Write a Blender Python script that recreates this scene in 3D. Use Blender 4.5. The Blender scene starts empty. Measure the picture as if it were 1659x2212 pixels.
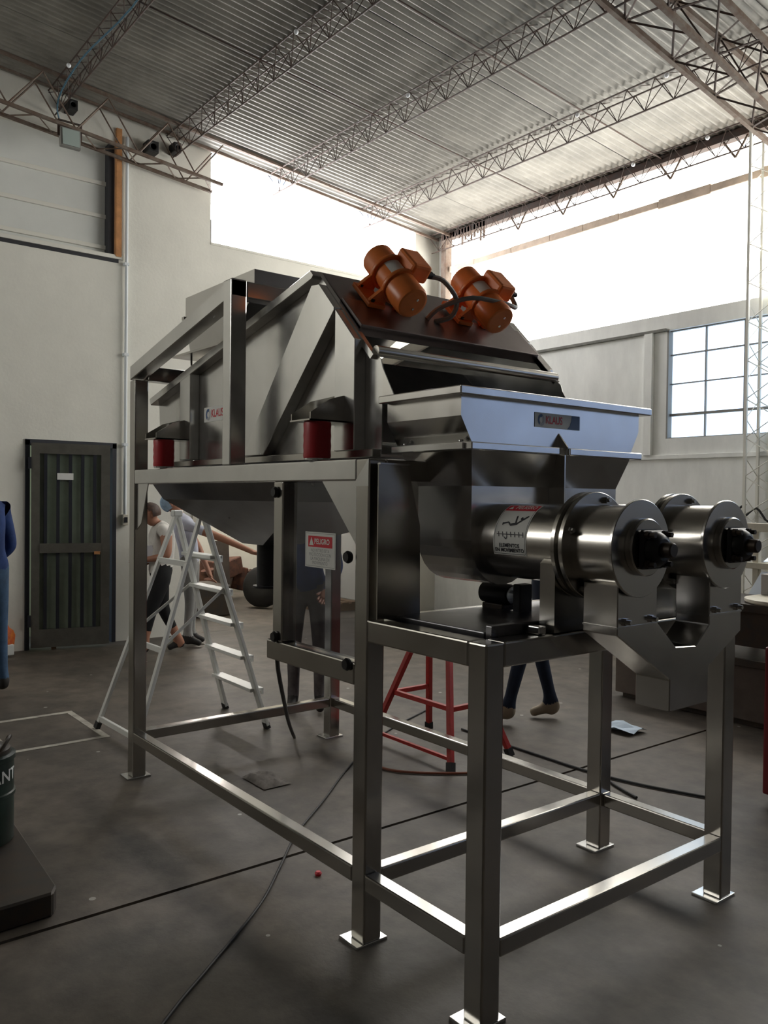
import bpy, bmesh, math, random
from mathutils import Vector as V, Matrix

random.seed(7)
S = bpy.context.scene
COL = S.collection

# ------------------------------------------------------------------ camera
cam_d = bpy.data.cameras.new('camera')
cam = bpy.data.objects.new('camera', cam_d)
COL.objects.link(cam)
_fw = V((-0.78637878, 0.6174953, -0.01754908))
_rt = V((0.61738607, 0.78657291, 0.01172574))
_up = V((-0.02104423, 0.00161368, 0.99977724))
cam.matrix_world = Matrix(((_rt.x, _up.x, -_fw.x, 4.68425912),
                           (_rt.y, _up.y, -_fw.y, -1.79805425),
                           (_rt.z, _up.z, -_fw.z, 1.643),
                           (0, 0, 0, 1)))
cam_d.sensor_fit = 'VERTICAL'
cam_d.sensor_height = 24.0
cam_d.sensor_width = 18.0
cam_d.lens = 1785.248 / 2212.0 * 24.0
cam_d.clip_start = 0.05
cam_d.clip_end = 200
S.camera = cam

# ------------------------------------------------------------------ sky, exposure
W = bpy.data.worlds.new('sky')
S.world = W
W.use_nodes = True
bg = W.node_tree.nodes['Background']
bg.inputs[0].default_value = (0.62, 0.78, 1.0, 1)
bg.inputs[1].default_value = 3.0
S.view_settings.view_transform = 'Standard'
S.view_settings.look = 'None'
S.view_settings.gamma = 1.0
S.view_settings.use_curve_mapping = False
S.view_settings.exposure = 0.0
WIN_SIDE = 15.0      # left clerestory
WIN_TOP = 8.0        # right clerestory sheets
WIN_LOW = 1.7        # right lower steel windows
S.cycles.max_bounces = 8
S.cycles.diffuse_bounces = 4
S.cycles.glossy_bounces = 4
S.cycles.transparent_max_bounces = 8
S.cycles.sample_clamp_indirect = 6.0

# ------------------------------------------------------------------ materials
def mat(name, col, rough=0.6, metal=0.0, var=0.0, scale=6.0, bump=0.0, bscale=60.0, stretch=None,
        rvar=0.0, col2=None, emit=None, estr=0.0, trans=0.0, alpha=1.0, spec=0.5):
    m = bpy.data.materials.new(name)
    m.use_nodes = True
    nt = m.node_tree
    p = nt.nodes['Principled BSDF']
    c = (col[0], col[1], col[2], 1)
    p.inputs['Base Color'].default_value = c
    p.inputs['Roughness'].default_value = rough
    p.inputs['Metallic'].default_value = metal
    p.inputs['Specular IOR Level'].default_value = spec
    if trans:
        p.inputs['Transmission Weight'].default_value = trans
    if alpha < 1:
        p.inputs['Alpha'].default_value = alpha
    if emit:
        p.inputs['Emission Color'].default_value = (emit[0], emit[1], emit[2], 1)
        p.inputs['Emission Strength'].default_value = estr
    if var or rvar or bump:
        tc = nt.nodes.new('ShaderNodeTexCoord')
        mp = nt.nodes.new('ShaderNodeMapping')
        nt.links.new(tc.outputs['Object'], mp.inputs['Vector'])
        if stretch:
            mp.inputs['Scale'].default_value = stretch
    if var:
        n = nt.nodes.new('ShaderNodeTexNoise')
        n.inputs['Scale'].default_value = scale
        n.inputs['Detail'].default_value = 6
        n.inputs['Roughness'].default_value = 0.65
        nt.links.new(mp.outputs['Vector'], n.inputs['Vector'])
        r = nt.nodes.new('ShaderNodeValToRGB')
        lo = col2 if col2 else tuple(x * (1 - var) for x in col)
        hi = col if col2 else tuple(min(1, x * (1 + var)) for x in col)
        r.color_ramp.elements[0].position = 0.34
        r.color_ramp.elements[1].position = 0.66
        r.color_ramp.elements[0].color = (lo[0], lo[1], lo[2], 1)
        r.color_ramp.elements[1].color = (hi[0], hi[1], hi[2], 1)
        nt.links.new(n.outputs['Fac'], r.inputs['Fac'])
        nt.links.new(r.outputs['Color'], p.inputs['Base Color'])
    if rvar:
        n2 = nt.nodes.new('ShaderNodeTexNoise')
        n2.inputs['Scale'].default_value = 9.0
        n2.inputs['Detail'].default_value = 5
        nt.links.new(mp.outputs['Vector'], n2.inputs['Vector'])
        mr = nt.nodes.new('ShaderNodeMapRange')
        mr.inputs['To Min'].default_value = max(0.02, rough - rvar)
        mr.inputs['To Max'].default_value = rough + rvar
        nt.links.new(n2.outputs['Fac'], mr.inputs['Value'])
        nt.links.new(mr.outputs['Result'], p.inputs['Roughness'])
    if bump:
        n3 = nt.nodes.new('ShaderNodeTexNoise')
        n3.inputs['Scale'].default_value = bscale
        n3.inputs['Detail'].default_value = 4
        nt.links.new(mp.outputs['Vector'], n3.inputs['Vector'])
        b = nt.nodes.new('ShaderNodeBump')
        b.inputs['Strength'].default_value = bump
        b.inputs['Distance'].default_value = 0.01
        nt.links.new(n3.outputs['Fac'], b.inputs['Height'])
        nt.links.new(b.outputs['Normal'], p.inputs['Normal'])
    return m

M = {}
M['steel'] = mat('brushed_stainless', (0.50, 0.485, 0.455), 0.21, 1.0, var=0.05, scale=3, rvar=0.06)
M['steel_sheet'] = mat('stainless_sheet', (0.64, 0.63, 0.61), 0.21, 1.0, var=0.05, scale=2.5, rvar=0.07)
M['steel_tube'] = mat('brushed_tube', (0.62, 0.60, 0.56), 0.24, 1.0, var=0.04, scale=4, rvar=0.04)
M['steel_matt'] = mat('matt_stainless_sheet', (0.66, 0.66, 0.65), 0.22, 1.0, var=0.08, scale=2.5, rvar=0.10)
M['steel_dark_refl'] = mat('stainless_dark_reflection', (0.27, 0.235, 0.235), 0.34, 1.0, var=0.1, scale=4, rvar=0.06)  # stainless; dark reflection on the motor plate put into the colour
M['steel_shaded'] = mat('stainless_shaded', (0.20, 0.20, 0.215), 0.30, 1.0, var=0.1, scale=4, rvar=0.06)  # same stainless with the dark reflections under the machine put into its colour
M['bright'] = mat('bright_bolt_steel', (0.7, 0.7, 0.7), 0.2, 1.0)
M['black'] = mat('black_cast_iron', (0.018, 0.018, 0.02), 0.38, 0.2, var=0.2, scale=20)
M['rubber'] = mat('black_rubber', (0.012, 0.012, 0.012), 0.55)
M['orange'] = mat('orange_paint', (0.85, 0.23, 0.055), 0.33, 0.0, var=0.08, scale=12)
M['red_rubber'] = mat('red_rubber', (0.45, 0.018, 0.028), 0.38)
M['red_paint'] = mat('red_paint', (0.38, 0.025, 0.02), 0.45, var=0.15, scale=20)
M['red_dark'] = mat('dark_red_paint', (0.16, 0.008, 0.012), 0.4)
M['white_paint'] = mat('white_enamel', (0.78, 0.77, 0.70), 0.4)
M['alu'] = mat('aluminium_white', (0.76, 0.77, 0.74), 0.42, 0.15)
M['label_white'] = mat('label_white', (0.82, 0.83, 0.8), 0.5)
M['label_grey'] = mat('label_grey', (0.50, 0.52, 0.55), 0.45)
M['label_red'] = mat('label_red', (0.68, 0.03, 0.05), 0.5)
M['label_black'] = mat('label_black', (0.03, 0.03, 0.04), 0.5)
M['label_blue'] = mat('label_blue', (0.06, 0.13, 0.3), 0.5)
M['ink_grey'] = mat('grey_ink', (0.35, 0.36, 0.36), 0.6)
M['wall'] = mat('whitewashed_plaster', (0.77, 0.76, 0.69), 0.85, var=0.05, scale=1.3, bump=0.15, bscale=30)
M['wall_right'] = mat('stained_whitewash', (0.86, 0.87, 0.84), 0.85, var=0.10, scale=2.0, stretch=(1, 1, 0.35), bump=0.15, bscale=30)  # window bloom on this wall put into a raised whitewash tone
M['wall_unlit'] = mat('wall_darkened_as_unlit', (0.16, 0.145, 0.13), 0.9, var=0.25, scale=3)  # darkness of the unlit walls behind the camera put into the colour
M['concrete_dark'] = mat('dark_ledge', (0.2, 0.2, 0.18), 0.85, var=0.2, scale=10)
M['roof'] = mat('galvanised_corrugated', (0.25, 0.24, 0.215), 0.5, 0.3, var=0.22, scale=2.2, rvar=0.08)
M['roof_under'] = mat('roof_backing', (0.2, 0.2, 0.19), 0.9)
M['truss'] = mat('rusty_grey_steel', (0.06, 0.05, 0.045), 0.75, 0.1, var=0.35, scale=14, col2=(0.075, 0.04, 0.028))
M['truss_pale'] = mat('pale_dusty_steel', (0.20, 0.165, 0.135), 0.8, 0.0, var=0.3, scale=10, col2=(0.13, 0.08, 0.055))
M['rust_orange'] = mat('orange_primer_post', (0.55, 0.26, 0.10), 0.7, var=0.2, scale=8)
M['tan_beam'] = mat('rust_stained_concrete', (0.62, 0.50, 0.40), 0.85, var=0.2, scale=5)
M['sheet_white'] = mat('translucent_white_sheet', (0.72, 0.735, 0.70), 0.55, var=0.05, scale=1.0)
M['dark_strip'] = mat('dark_weather_strip', (0.03, 0.03, 0.035), 0.7)
M['door_paint'] = mat('grey_brown_door_paint', (0.10, 0.095, 0.08), 0.55, var=0.15, scale=10)
M['door_bar'] = mat('black_door_bar', (0.018, 0.02, 0.028), 0.5)
M['door_pane'] = mat('green_grey_glass', (0.20, 0.245, 0.185), 0.12, spec=0.7, var=0.15, scale=3)
M['olive_wall'] = mat('olive_inner_wall', (0.42, 0.42, 0.26), 0.8)
M['blue_white'] = mat('bluish_pipe_paint', (0.70, 0.75, 0.78), 0.5)
M['cream'] = mat('cream_paint', (0.68, 0.64, 0.53), 0.5, var=0.08, scale=8)
M['bench'] = mat('brown_bench_panel', (0.12, 0.095, 0.08), 0.6, var=0.2, scale=5)
M['dark_steel'] = mat('dark_oily_steel', (0.05, 0.045, 0.04), 0.45, 0.4, var=0.3, scale=9, col2=(0.07, 0.05, 0.035))
M['rust'] = mat('rusted_scrap', (0.15, 0.06, 0.035), 0.8, var=0.35, scale=12, col2=(0.05, 0.025, 0.02))
M['timber'] = mat('weathered_timber', (0.25, 0.16, 0.09), 0.8, var=0.3, scale=9)
M['green_black'] = mat('dark_green_drum', (0.012, 0.03, 0.022), 0.35, var=0.4, scale=15)
M['plastic_clear'] = mat('hazy_plastic_bag', (0.75, 0.68, 0.72), 0.3, alpha=0.65)
M['carton'] = mat('grey_carton', (0.42, 0.40, 0.40), 0.8)
M['floor_rag'] = mat('dusty_rag', (0.16, 0.145, 0.13), 0.9, var=0.3, scale=25)
M['foil'] = mat('aluminium_sky_tint', (0.78, 0.86, 0.96), 0.3, 0.45)  # aluminium with the blue-white sky light put into its colour
M['cable'] = mat('black_cable', (0.012, 0.012, 0.014), 0.6)
M['cable_grey'] = mat('grey_conduit', (0.24, 0.235, 0.22), 0.5)
M['wire_blue'] = mat('blue_wire', (0.06, 0.16, 0.24), 0.5)
M['cable_red'] = mat('brown_cord', (0.22, 0.06, 0.03), 0.6)
M['mark'] = mat('worn_floor_paint', (0.52, 0.50, 0.43), 0.8, var=0.4, scale=7, col2=(0.26, 0.24, 0.21))
M['paper_blue'] = mat('crumpled_paper', (0.45, 0.55, 0.66), 0.7)
M['speaker'] = mat('black_speaker', (0.015, 0.014, 0.014), 0.6)
M['lamp_glass'] = mat('floodlight_glass', (0.42, 0.50, 0.47), 0.15, spec=0.7)
M['glint'] = mat('white_glint', (0.85, 0.88, 0.92), 0.15)  # plain white standing in for bright dots on the roof steel
M['yellow_bag'] = mat('orange_bag', (0.75, 0.24, 0.03), 0.6, var=0.3, scale=15, col2=(0.6, 0.08, 0.03))
# people
M['skin'] = mat('skin', (0.40, 0.19, 0.12), 0.55)
M['hair'] = mat('brown_hair', (0.06, 0.03, 0.02), 0.6, var=0.4, scale=30)
M['hair_grey'] = mat('dark_hair', (0.03, 0.025, 0.022), 0.6)
M['white_top'] = mat('white_cotton', (0.66, 0.64, 0.60), 0.85, var=0.15, scale=6, bump=0.3, bscale=25)
M['black_trousers'] = mat('black_cotton', (0.008, 0.008, 0.009), 0.9)
M['lilac_shirt'] = mat('pale_lilac_shirt', (0.50, 0.52, 0.62), 0.85, var=0.12, scale=7)
M['grey_trousers'] = mat('grey_work_trousers', (0.30, 0.30, 0.29), 0.9, var=0.15, scale=7)
M['denim'] = mat('blue_denim', (0.035, 0.075, 0.14), 0.9, var=0.25, scale=9, bump=0.3, bscale=30)
M['denim_dark'] = mat('dark_denim', (0.008, 0.016, 0.035), 0.9, var=0.25, scale=9)
M['blue_shirt'] = mat('blue_work_shirt', (0.012, 0.035, 0.13), 0.9, var=0.25, scale=8, bump=0.3, bscale=25)
M['camo'] = mat('grey_brown_work_trousers', (0.14, 0.125, 0.12), 0.9, var=0.35, scale=9, col2=(0.07, 0.06, 0.065))
M['shoe_dark'] = mat('dark_shoe', (0.02, 0.018, 0.017), 0.6)
M['shoe_beige'] = mat('beige_shoe', (0.30, 0.25, 0.18), 0.7)
M['eye'] = mat('eye', (0.02, 0.02, 0.02), 0.2)
M['paper'] = mat('white_paper', (0.75, 0.76, 0.82), 0.7)
M['pale_blue'] = mat('pale_blue_cloth', (0.30, 0.42, 0.55), 0.85, var=0.3, scale=12)

def emit_mat(name, col, strength):
    return mat(name, (0.8, 0.8, 0.8), 0.6, emit=col, estr=strength)
M['pane_side'] = emit_mat('daylit_pane_side', (1.0, 0.985, 1.0), WIN_SIDE)
M['pane_top'] = emit_mat('daylit_sheet_top', (1.0, 0.97, 0.90), WIN_TOP)
M['pane_low'] = emit_mat('daylit_pane_low', (0.58, 0.77, 1.0), WIN_LOW)
M['pane_sky'] = emit_mat('clear_pane_blue_sky', (0.38, 0.54, 0.92), 0.62)
M['fill_tube'] = emit_mat('fill_light_tube', (1.0, 0.93, 0.87), 160.0)  # glow of the lamp added in the store room

def clear_plastic():
    m = bpy.data.materials.new('smoky_polycarbonate')
    m.use_nodes = True
    nt = m.node_tree
    nt.nodes.clear()
    o = nt.nodes.new('ShaderNodeOutputMaterial')
    t = nt.nodes.new('ShaderNodeBsdfTransparent')
    t.inputs[0].default_value = (0.68, 0.69, 0.72, 1)
    g = nt.nodes.new('ShaderNodeBsdfGlossy')
    g.inputs['Roughness'].default_value = 0.06
    x = nt.nodes.new('ShaderNodeMixShader')
    x.inputs[0].default_value = 0.07
    nt.links.new(t.outputs[0], x.inputs[1])
    nt.links.new(g.outputs[0], x.inputs[2])
    nt.links.new(x.outputs[0], o.inputs[0])
    return m
M['poly'] = clear_plastic()

def floor_mat():
    m = bpy.data.materials.new('worn_concrete_floor')
    m.use_nodes = True
    nt = m.node_tree
    p = nt.nodes['Principled BSDF']
    tc = nt.nodes.new('ShaderNodeTexCoord')
    def noise(sc, det=6):
        n = nt.nodes.new('ShaderNodeTexNoise')
        n.inputs['Scale'].default_value = sc
        n.inputs['Detail'].default_value = det
        n.inputs['Roughness'].default_value = 0.62
        nt.links.new(tc.outputs['Object'], n.inputs['Vector'])
        return n
    def ramp(n, a, b, pa=0.35, pb=0.65):
        r = nt.nodes.new('ShaderNodeValToRGB')
        r.color_ramp.elements[0].position = pa
        r.color_ramp.elements[1].position = pb
        r.color_ramp.elements[0].color = (*a, 1)
        r.color_ramp.elements[1].color = (*b, 1)
        nt.links.new(n.outputs['Fac'], r.inputs['Fac'])
        return r
    r1 = ramp(noise(0.9), (0.060, 0.053, 0.044), (0.125, 0.106, 0.086))
    r2 = ramp(noise(6.0, 12), (0.58, 0.56, 0.54), (1.28, 1.26, 1.22), .3, .7)
    mx = nt.nodes.new('ShaderNodeMixRGB')
    mx.blend_type = 'MULTIPLY'
    mx.inputs[0].default_value = 1.0
    nt.links.new(r1.outputs[0], mx.inputs[1])
    nt.links.new(r2.outputs[0], mx.inputs[2])
    # small pale paint specks
    vo = nt.nodes.new('ShaderNodeTexVoronoi')
    vo.inputs['Scale'].default_value = 3.2
    nt.links.new(tc.outputs['Object'], vo.inputs['Vector'])
    lt = nt.nodes.new('ShaderNodeMath')
    lt.operation = 'LESS_THAN'
    lt.inputs[1].default_value = 0.045
    nt.links.new(vo.outputs['Distance'], lt.inputs[0])
    mx2 = nt.nodes.new('ShaderNodeMixRGB')
    mx2.inputs[2].default_value = (0.36, 0.35, 0.31, 1)
    nt.links.new(lt.outputs[0], mx2.inputs[0])
    nt.links.new(mx.outputs[0], mx2.inputs[1])
    nt.links.new(mx2.outputs[0], p.inputs['Base Color'])
    n4 = noise(2.0)
    mr = nt.nodes.new('ShaderNodeMapRange')
    mr.inputs['To Min'].default_value = 0.38
    mr.inputs['To Max'].default_value = 0.72
    nt.links.new(n4.outputs['Fac'], mr.inputs['Value'])
    nt.links.new(mr.outputs[0], p.inputs['Roughness'])
    b = nt.nodes.new('ShaderNodeBump')
    b.inputs['Strength'].default_value = 0.12
    b.inputs['Distance'].default_value = 0.01
    nt.links.new(noise(40.0).outputs['Fac'], b.inputs['Height'])
    nt.links.new(b.outputs['Normal'], p.inputs['Normal'])
    return m
M['floor'] = floor_mat()

# ------------------------------------------------------------------ mesh helpers
class MB:
    def __init__(s):
        s.bm = bmesh.new()

    def box(s, x0, x1, y0, y1, z0, z1, bev=0.0, seg=2):
        c = [(x0, y0, z0), (x1, y0, z0), (x1, y1, z0), (x0, y1, z0),
             (x0, y0, z1), (x1, y0, z1), (x1, y1, z1), (x0, y1, z1)]
        return s.hexa(c, bev, seg)

    def hexa(s, c, bev=0.0, seg=2):
        v = [s.bm.verts.new(p) for p in c]
        fs = [s.bm.faces.new([v[i] for i in q]) for q in
              ((0, 3, 2, 1), (4, 5, 6, 7), (0, 1, 5, 4), (1, 2, 6, 5), (2, 3, 7, 6), (3, 0, 4, 7))]
        if bev:
            es = list({e for f in fs for e in f.edges})
            bmesh.ops.bevel(s.bm, geom=es, offset=bev, segments=seg, affect='EDGES', profile=0.5)
        return s

    def prism(s, pts, ext, bev=0.0):
        e = V(ext)
        a = [s.bm.verts.new(p) for p in pts]
        b = [s.bm.verts.new(V(p) + e) for p in pts]
        n = len(pts)
        fs = [s.bm.faces.new(a), s.bm.faces.new(b[::-1])]
        for i in range(n):
            j = (i + 1) % n
            fs.append(s.bm.faces.new([a[j], a[i], b[i], b[j]]))
        bmesh.ops.recalc_face_normals(s.bm, faces=fs)
        if bev:
            es = list({x for f in fs for x in f.edges})
            bmesh.ops.bevel(s.bm, geom=es, offset=bev, segments=1, affect='EDGES', profile=0.5)
        return s

    def bar(s, p0, p1, w, h, up=(0, 0, 1), bev=0.0):
        p0, p1 = V(p0), V(p1)
        d = (p1 - p0).normalized()
        u = V(up)
        r = d.cross(u)
        if r.length < 1e-4:
            r = d.cross(V((0, 1, 0)))
        r.normalize()
        u = r.cross(d).normalized()
        c = []
        for P in (p0, p1):
            for sx, sy in ((-1, -1), (1, -1), (1, 1), (-1, 1)):
                c.append(P + r * (w / 2 * sx) + u * (h / 2 * sy))
        return s.hexa(c, bev)

    def rod(s, p0, p1, r, n=8, r2=None, cap=True):
        p0, p1 = V(p0), V(p1)
        return s.lathe([(r, 0.0), (r if r2 is None else r2, (p1 - p0).length)], p0, p1 - p0, n, cap)

    def lathe(s, prof, org, axis, n=24, cap=True):
        org, ax = V(org), V(axis).normalized()
        t = V((0, 0, 1)) if abs(ax.z) < 0.9 else V((1, 0, 0))
        a = ax.cross(t).normalized()
        b = ax.cross(a).normalized()
        rings = []
        for r, h in prof:
            rings.append([s.bm.verts.new(org + ax * h + (a * math.cos(2 * math.pi * k / n) + b * math.sin(2 * math.pi * k / n)) * r)
                          for k in range(n)])
        fs = []
        for q in range(len(rings) - 1):
            for k in range(n):
                l = (k + 1) % n
                fs.append(s.bm.faces.new([rings[q][k], rings[q][l], rings[q + 1][l], rings[q + 1][k]]))
        for f in fs:
            f.smooth = True
        if cap:
            fs.append(s.bm.faces.new(rings[0][::-1]))
            fs.append(s.bm.faces.new(rings[-1]))
        bmesh.ops.recalc_face_normals(s.bm, faces=fs)
        return s

    def sweep(s, pts, r, n=8, smooth=4):
        P = [V(p) for p in pts]
        if smooth:
            Q = []
            for i in range(len(P) - 1):
                p0 = P[max(i - 1, 0)]; p1 = P[i]; p2 = P[i + 1]; p3 = P[min(i + 2, len(P) - 1)]
                for k in range(smooth):
                    t = k / smooth
                    Q.append(0.5 * ((2 * p1) + (p2 - p0) * t + (2 * p0 - 5 * p1 + 4 * p2 - p3) * t * t
                                    + (3 * p1 - p0 - 3 * p2 + p3) * t ** 3))
            Q.append(P[-1])
            P = Q
        rings = []
        a = None
        for i, p in enumerate(P):
            d = (P[min(i + 1, len(P) - 1)] - P[max(i - 1, 0)]).normalized()
            if a is None:
                a = d.orthogonal().normalized()
            a = (a - d * a.dot(d)).normalized()
            b = d.cross(a)
            rings.append([s.bm.verts.new(p + (a * math.cos(2 * math.pi * k / n) + b * math.sin(2 * math.pi * k / n)) * r)
                          for k in range(n)])
        fs = []
        for q in range(len(rings) - 1):
            for k in range(n):
                l = (k + 1) % n
                fs.append(s.bm.faces.new([rings[q][k], rings[q][l], rings[q + 1][l], rings[q + 1][k]]))
        for f in fs:
            f.smooth = True
        fs.append(s.bm.faces.new(rings[0][::-1]))
        fs.append(s.bm.faces.new(rings[-1]))
        bmesh.ops.recalc_face_normals(s.bm, faces=fs)
        return s

    def poly(s, pts):
        s.bm.faces.new([s.bm.verts.new(p) for p in pts])
        return s

    def ball(s, c, r, sx=1, sy=1, sz=1, u=16, v=10):
        m = Matrix.Translation(V(c)) @ Matrix.Diagonal((sx, sy, sz, 1))
        r_ = bmesh.ops.create_uvsphere(s.bm, u_segments=u, v_segments=v, radius=r, matrix=m)
        for w in r_['verts']:
            for f in w.link_faces:
                f.smooth = True
        return s

    def build(s, name, m, parent=None, flat=False):
        me = bpy.data.meshes.new(name)
        off = root_loc(parent) if parent else V((0, 0, 0))
        if not flat:
            for e in s.bm.edges:
                if len(e.link_faces) == 2:
                    try:
                        if e.calc_face_angle() > 0.7:
                            e.smooth = False
                    except ValueError:
                        pass
        for v in s.bm.verts:
            v.co -= off
        s.bm.to_mesh(me)
        s.bm.free()
        o = bpy.data.objects.new(name, me)
        COL.objects.link(o)
        me.materials.append(M[m] if isinstance(m, str) else m)
        if parent:
            o.parent = parent
        return o

def root_loc(o):
    while o.parent:
        o = o.parent
    return V(o.location)

def tag(o, label=None, cat=None, group=None, kind=None):
    if label: o['label'] = label
    if cat: o['category'] = cat
    if group: o['group'] = group
    if kind: o['kind'] = kind
    return o

def thing(name, loc, label, cat, group=None):
    o = bpy.data.objects.new(name, None)
    o.empty_display_size = 0.1
    COL.objects.link(o)
    o.location = loc
    return tag(o, label, cat, group)

def struct(name, loc=(0, 0, 0)):
    o = bpy.data.objects.new(name, None)
    COL.objects.link(o)
    o.location = loc
    o['kind'] = 'structure'
    return o

def solid(o, t, off=0):
    md = o.modifiers.new('thickness', 'SOLIDIFY')
    md.thickness = t
    md.offset = off
    return o

def copy_tree(o, parent=None):
    c = o.copy()
    COL.objects.link(c)
    if parent:
        c.parent = parent
    for ch in o.children:
        copy_tree(ch, c)
    return c

def text_mesh(body, size, org, ux, uy, m, parent, name='lettering', align='LEFT', depth=0.0006, warp=None, sx=1.0, bold=0.0):
    """flat lettering laid on a plane: org + ux*x + uy*y (warp maps (x,y) to a point instead)"""
    cu = bpy.data.curves.new(name, 'FONT')
    cu.body = body
    cu.size = size
    cu.align_x = align
    cu.align_y = 'CENTER'
    cu.offset = bold
    cu.resolution_u = 3
    t = bpy.data.objects.new(name, cu)
    COL.objects.link(t)
    dg = bpy.context.evaluated_depsgraph_get()
    me = bpy.data.meshes.new_from_object(t.evaluated_get(dg))
    bpy.data.objects.remove(t)
    bpy.data.curves.remove(cu)
    off = root_loc(parent)
    for v in me.vertices:
        x, y = v.co.x * sx, v.co.y
        P = warp(x, y) if warp else V(org) + V(ux) * x + V(uy) * y
        v.co = V(P) - off
    me.materials.clear()
    me.materials.append(M[m])
    o = bpy.data.objects.new(name, me)
    COL.objects.link(o)
    o.parent = parent
    return o

# ------------------------------------------------------------------ room dimensions
XL, YR, YB, XB = -4.4, 6.3, -6.2, 10.4
def roofz(y): return 5.95 - 0.085 * y

# ---- floor : two poured slabs with a joint, one wide strip beyond
fl = struct('floor')
SL = ((-4.4, 1.470), (1.492, 5.9), (5.915, 10.4))
for a, b in SL:
    MB().box(a, b, YB, YR, -0.12, 0.0).build('slab', 'floor', fl)
MB().box(-9.4, 10.5, YB - 0.2, YR + 0.2, -0.16, -0.12).build('joint_bed', 'cable', fl)
MB().box(-9.4, -4.405, 0.3, 6.1, -0.12, 0.0).build('slab', 'floor', fl)

# ---- ceiling
ce = struct('ceiling')
MB().hexa([(XL, YB, roofz(YB) + .05), (XB, YB, roofz(YB) + .05), (XB, YR + .1, roofz(YR + .1) + .05), (XL, YR + .1, roofz(YR + .1) + .05),
           (XL, YB, roofz(YB) + .1), (XB, YB, roofz(YB) + .1), (XB, YR + .1, roofz(YR + .1) + .1), (XL, YR + .1, roofz(YR + .1) + .1)]
          ).build('roof_backing', 'roof_under', ce)
def sheet_mesh(y0, y1):
    bm = bmesh.new()
    n = 14 * 8
    w = 1.14
    rows = []
    for y in (y0, y1):
        rows.append([bm.verts.new((w * i / n, y, roofz(y) + 0.011 * math.cos(2 * math.pi * i / 8))) for i in range(n + 1)])
    for i in range(n):
        f = bm.faces.new([rows[0][i], rows[1][i], rows[1][i + 1], rows[0][i + 1]])
        f.smooth = True
    me = bpy.data.meshes.new('roof_sheet')
    bm.to_mesh(me); bm.free()
    me.materials.append(M['roof'])
    return me
for ya, yb, dz in ((YB, -2.6, 0.012), (-2.75, 2.2, 0.006), (2.1, YR + .1, 0.0)):
    me = sheet_mesh(ya, yb)
    for k in range(13):
        o = bpy.data.objects.new('roof_sheet', me)
        COL.objects.link(o)
        o.parent = ce
        o.location = (XL + 1.14 * k, 0, dz + (0.005 if k % 2 else 0.0))

# ---- walls as cells round their openings
def cells(us, vs, holes):
    out = []
    for i in range(len(us) - 1):
        for j in range(len(vs) - 1):
            u0, u1, v0, v1 = us[i], us[i + 1], vs[j], vs[j + 1]
            if any(h[0] <= u0 + 1e-6 and u1 - 1e-6 <= h[1] and h[2] <= v0 + 1e-6 and v1 - 1e-6 <= h[3] for h in holes):
                continue
            out.append((u0, u1, v0, v1))
    return out

def wall_x(name, x, th, ys, zs, holes, m):
    b = MB()
    for u0, u1, v0, v1 in cells(ys, zs, holes):
        za, zb = (min(v1, roofz(u0) + .055), min(v1, roofz(u1) + .055)) if v1 > 5 else (v1, v1)
        if za <= v0: continue
        b.hexa([(x - th, u0, v0), (x, u0, v0), (x, u1, v0), (x - th, u1, v0),
                (x - th, u0, za), (x, u0, za), (x, u1, zb), (x - th, u1, zb)])
    o = b.build(name, m, None, flat=True)
    o['kind'] = 'structure'
    return o
H_DOOR = (0.59, 1.53, 0.0, 2.19)
H_GATE = (2.45, 5.2, 0.0, 2.35)
H_W1 = (-0.8, 1.59, 4.29, 5.5)
H_W2 = (2.66, 5.85, 4.66, 9)
wl = wall_x('wall_left', XL, 0.2, [YB, -0.8, 0.59, 1.53, 1.59, 2.45, 2.66, 5.2, 5.85, YR],
            [0, 2.19, 2.35, 4.29, 4.66, 5.5, 9], [H_DOOR, H_GATE, H_W1, H_W2], 'wall')

def wall_y(name, y, th, xs, zs, holes, m):
    b = MB()
    for u0, u1, v0, v1 in cells(xs, zs, holes):
        b.box(u0, u1, y, y + th, v0, v1)
    o = b.build(name, m, None, flat=True)
    o['kind'] = 'structure'
    return o
XW = 4.6
XC3 = 4.6
wr = wall_y('wall_right', YR, 0.2, [XL - .2, -4.2, -0.6, XW, 5.0, 9.6, XB], [0, 2.0, 2.33, 3.52, 3.70, 5.38, 5.5],
            [(-0.6, XW, 2.33, 3.52), (5.0, 9.6, 2.0, 3.70), (-4.2, XW, 3.70, 5.38)], 'wall_right')
wb = wall_y('wall_back', YB - .2, 0.2, [XL - .2, -3.9, -0.9, XB], [0, 3.70, 5.30, 6.6], [(-3.9, -0.9, 3.70, 5.30)], 'wall_unlit')
wf = MB().box(XB, XB + .2, YB - .2, YR + .2, 0, 6.5).build('wall_front', 'wall_unlit', None, flat=True); wf['kind'] = 'structure'

# ledges, pilaster, tie beam on the right wall
tr = struct('trim_1')
MB().box(XL, -0.6, YR - .035, YR, 3.51, 3.545, .006).build('ledge', 'concrete_dark', tr)
MB().box(-4.3, XW, YR - .03, YR, 2.10, 2.15, .006).build('ledge', 'wall_right', tr)
MB().box(-0.86, -0.76, YR - .05, YR, 2.15, 3.51).build('pilaster', 'wall_right', tr)
b = MB()
xx = -4.2
while xx < XW - .1:
    w = random.uniform(.5, .8)
    h = random.uniform(.036, .058)
    b.box(xx, min(xx + w, XW), YR - .06, YR + .06, 4.92 - h, 4.92 + h, .01)
    xx += w - .002
b.build('tie_beam', 'tan_beam', tr)

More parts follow.
